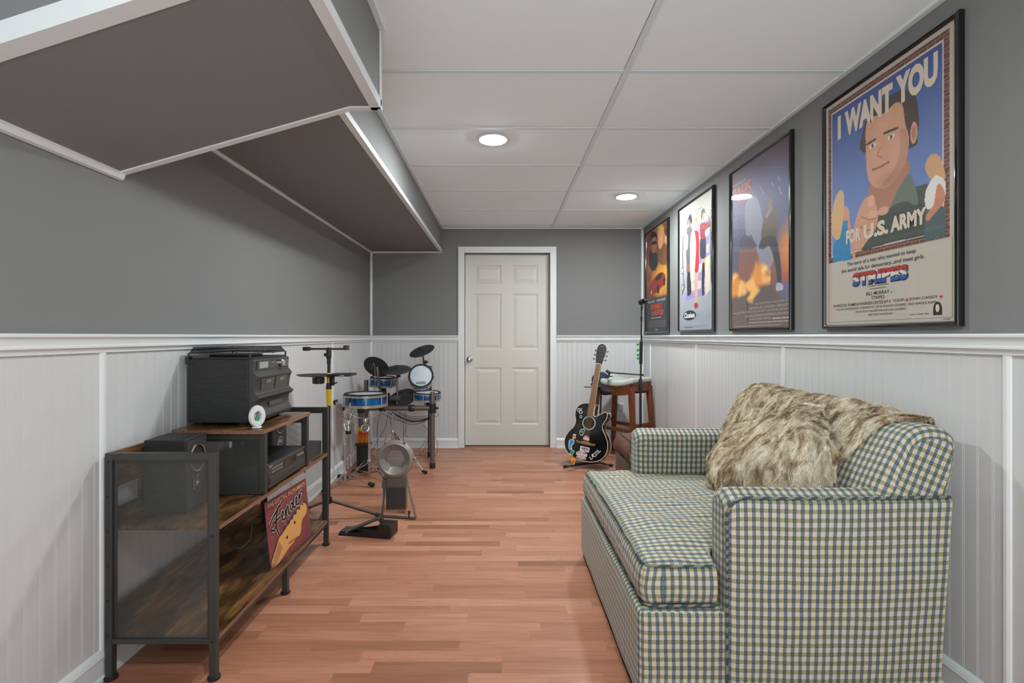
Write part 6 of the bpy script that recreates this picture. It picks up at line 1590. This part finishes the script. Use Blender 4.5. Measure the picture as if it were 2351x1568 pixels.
# guitar stand
gs = thing('guitar_stand', (.82, 4.68, 0), 'black tubular stand holding the sticker covered guitar', 'guitar stand')
hub_ = at(1374, 1062, 4.70); hub_.z = .03
tube_o('upright', arc([hub_, at(1377, 985, 4.80), at(1380, 900, 4.86), at(1380, 893, 4.86), at(1374, 889, 4.82), at(1360, 889, 4.74)], 5), .009, M['black'], gs, 12)
tube_o('yoke_arm', arc([at(1360, 889, 4.74), at(1352, 888, 4.66), at(1342, 888, 4.60)], 4), .008, M['greyfoam'], gs, 12)
for q in (at(1297, 1070, 4.62), at(1404, 1072, 4.66), at(1350, 1062, 4.90)):
    q.z = .014; lg = tube_o('leg', [hub_, q], .008, M['black'], gs, 12); d = (q - hub_).normalized(); tube_o('rubber_foot', [q - d * .02, q + d * .012], .013, M['blackmat'], lg, 12)
add_o('cradle', MB().tube([hub_ + Vector((0, 0, .01)), at(1345, 1063, 4.62), at(1320, 1064, 4.56)], .007, 10).tube([hub_ + Vector((0, 0, .01)), at(1372, 1060, 4.62)], .007, 10), 'black', gs)

# bar stool (turned about 40 degrees)
SX_, SY_ = at(1430, 0, 5.03).x, 5.03
SXF = Matrix.Translation((SX_, SY_, 0)) @ Matrix.Rotation(R(-50), 4, 'Z')
so = thing('bar_stool', (SX_, SY_, 0), 'dark cherry wood bar stool with a pale saddle seat and nailhead trim', 'stool')
ZS = .745
def saddle(p):
    q = Vector(p); q.z += .045 * (abs(q.x) / .23) ** 2 * 1.0 - .012; return q
mb = MB(SXF).rbox(-.225, .225, -.165, .165, ZS - .03, ZS + .028, .022, 4, (8, 6, 1), saddle); add_o('seat_cushion', mb, 'seatpale', so, ang=60)
def saddle_apron(y0, y1):
    n = 13; xs = [-.205 + .41 * i / (n - 1) for i in range(n)]
    top = [(x, .045 * (abs(x) / .23) ** 2 + ZS - .042) for x in xs]; bot = [(x, ZS - .125 + .035 * (abs(x) / .23) ** 2) for x in xs[::-1]]
    return MB(SXF).prism(top + bot, lambda x, z, h: (x, h, z), y0, y1)
for y0 in (-.160, .142): add_o('seat_rail', saddle_apron(y0, y0 + .018), 'redwood', so, ang=25)
for x0 in (-.222, .204): add_o('seat_rail', MB(SXF).box(x0, x0 + .018, -.15, .15, ZS - .075, ZS + .002), 'redwood', so)
nl = MB(SXF)
for i in range(27):
    x = -.22 + .44 * i / 26; z = .045 * (abs(x) / .23) ** 2 + ZS - .034
    for y in (-.167, .167): nl.lathe([(.0055, 0), (.004, .003), (0, .004)], (x, y, z), (0, -1 if y < 0 else 1, 0), 6)
for i in range(1, 18):
    y = -.165 + .33 * i / 18
    for x in (-.227, .227): nl.lathe([(.0055, 0), (.004, .003), (0, .004)], (x, y, ZS + .010), (-1 if x < 0 else 1, 0, 0), 6)
o = nl.build('nailhead_trim', M['brass'], so); o['kind'] = 'stuff'
for sx_ in (-1, 1):
    for sy_ in (-1, 1):
        t0 = Vector((sx_ * .200, sy_ * .142, ZS - .03)); b0 = Vector((sx_ * .250, sy_ * .165, 0))
        vs_ = []
        for p, w_ in ((b0, .017), (t0, .024)): vs_ += [p + Vector((-w_, -w_, 0)), p + Vector((w_, -w_, 0)), p + Vector((w_, w_, 0)), p + Vector((-w_, w_, 0))]
        add_o('leg', MB(SXF).add(vs_, [(0, 3, 2, 1), (4, 5, 6, 7), (0, 1, 5, 4), (1, 2, 6, 5), (2, 3, 7, 6), (3, 0, 4, 7)]), 'redwood', so, bevel=.003)
def lgp(sx_, sy_, z): t = z / (ZS - .03); return Vector((sx_ * (.25 - .05 * t), sy_ * (.165 - .023 * t), z))
for z, pr_ in ((.30, (((-1, -1), (1, -1)), ((-1, 1), (1, 1)))), (.345, (((-1, -1), (-1, 1)), ((1, -1), (1, 1))))):
    for a, b in pr_: add_o('stretcher', MB(SXF).bar(lgp(*a, z), lgp(*b, z), .018, .034), 'redwood', so, bevel=.002)

# boom arm lying on the stool
bm_ = thing('boom_arm', (at(1430, 868, 5.0)), 'short black boom arm with a clamp lying on the stool seat', 'boom arm')
tube_o('rod', [at(1398, 855, 4.97), at(1474, 861, 4.92)], .0075, M['black'], bm_, 10)
add_o('clamp', MB().tube([at(1392, 851, 4.98), at(1402, 857, 4.96)], .014, 10), 'black', bm_); add_o('thread_knob', MB().tube([at(1398, 858, 4.96), at(1398, 865, 4.94)], .009, 8).bar(at(1394, 864, 4.93), at(1406, 864, 4.93), .012, .010), 'black', bm_)
tube_o('end_cap', [at(1473, 861, 4.92), at(1477, 861, 4.92)], .0095, M['blackmat'], bm_, 10)

# caps hung behind the guitar neck
hp = at(1384, 868, 5.12); ht = thing('dark_cap', (hp.x, hp.y, hp.z), 'dark round cap on the stool seat behind the guitar neck', 'cap')
MB().lathe([(.085, 0), (.088, .02), (.080, .055), (.050, .085), (0, .095)], hp + Vector((-.02, 0, -.035)), (-.25, -.1, .96), 32).build('crown', M['navy'], ht)
MB().lathe([(.08, 0), (.105, -.006), (.108, -.010), (.08, -.008)], hp + Vector((-.02, 0, -.035)), (-.25, -.1, .96), 32).build('brim', M['navy'], ht)
hp = at(1388, 893, 4.86); ht = thing('hanging_cap', (hp.x, hp.y, hp.z), 'upturned dark cap hanging from the guitar stand below the stool seat', 'cap')
MB().lathe([(.072, 0), (.070, -.015), (.055, -.04), (.030, -.052), (0, -.055)], hp, (.2, -.25, .95), 32).build('crown', M['navy'], ht)
MB().lathe([(.062, .004), (.078, .006), (.080, 0), (.062, -.003)], hp, (.2, -.25, .95), 32).build('brim', M['blackmat'], ht)

# microphone stand
x_, y_ = at(1470.5, 0, 4.3).x, 4.3; zz4 = lambda py: at(0, py, 4.3).z
mc = thing('microphone_stand', (x_, y_, 0), 'tall straight black microphone stand between the stool and the plaid sofa', 'microphone stand')
lathe_o('round_base', [(.125, 0), (.125, .008), (.115, .014), (.03, .022), (.015, .035), (0, .035)], (x_, y_, 0), (0, 0, 1), M['black'], mc, 40)
tube_o('lower_tube', [(x_, y_, .02), (x_, y_, zz4(895))], .0105, M['black'], mc, 14)
add_o('clutch', MB().lathe([(.012, 0), (.018, .012), (.020, .03), (.018, .08), (.011, .11)], (x_, y_, zz4(899)), (0, 0, 1), 18), 'black', mc)
tube_o('upper_tube', [(x_, y_, zz4(895)), (x_ + .012, y_, zz4(703))], .0075, M['black'], mc, 14)
tube_o('grip_sleeve', [(x_ + .003, y_, zz4(836)), (x_ + .006, y_, zz4(784))], .014, M['blackmat'], mc, 14)
add_o('tube_joint', MB().tube([(x_ + .009, y_, zz4(738)), (x_ + .010, y_, zz4(727))], .0105, 12).tube([(x_ + .011, y_, zz4(712)), (x_ + .012, y_, zz4(702))], .010, 12), 'black', mc)
cl = at(1474, 693, 4.3)
add_o('mic_clip', MB().lathe([(.018, -.02), (.023, -.02), (.023, .02), (.018, .02), (.018, -.02)], cl, (.5, -.8, .2), 20).tube([cl + Vector((0, 0, -.035)), cl + Vector((0, 0, -.02))], .008, 8).tube([cl + Vector((.012, 0, .006)), cl + Vector((.040, 0, .012))], .012, 10), 'black', mc)
for i, py in enumerate((791, 804, 815, 823)):
    p = at(1464.5, py, 4.29); t = thing('guitar_pick', tuple(p), ('topmost', 'second from top', 'third from top', 'lowest')[i] + ' of the green guitar picks on the microphone stand', 'guitar pick', 'green picks on the microphone stand')
    P = loop2([(-.009, .008), (.009, .008), (.010, -.002), (0, -.012), (-.010, -.002)], 4)
    MB().prism([(p.x + a, p.z + b) for a, b in P], lambda x, z, h: (x, h, z), p.y - .002, p.y + .002).build('pick_blade', M['green'], t)
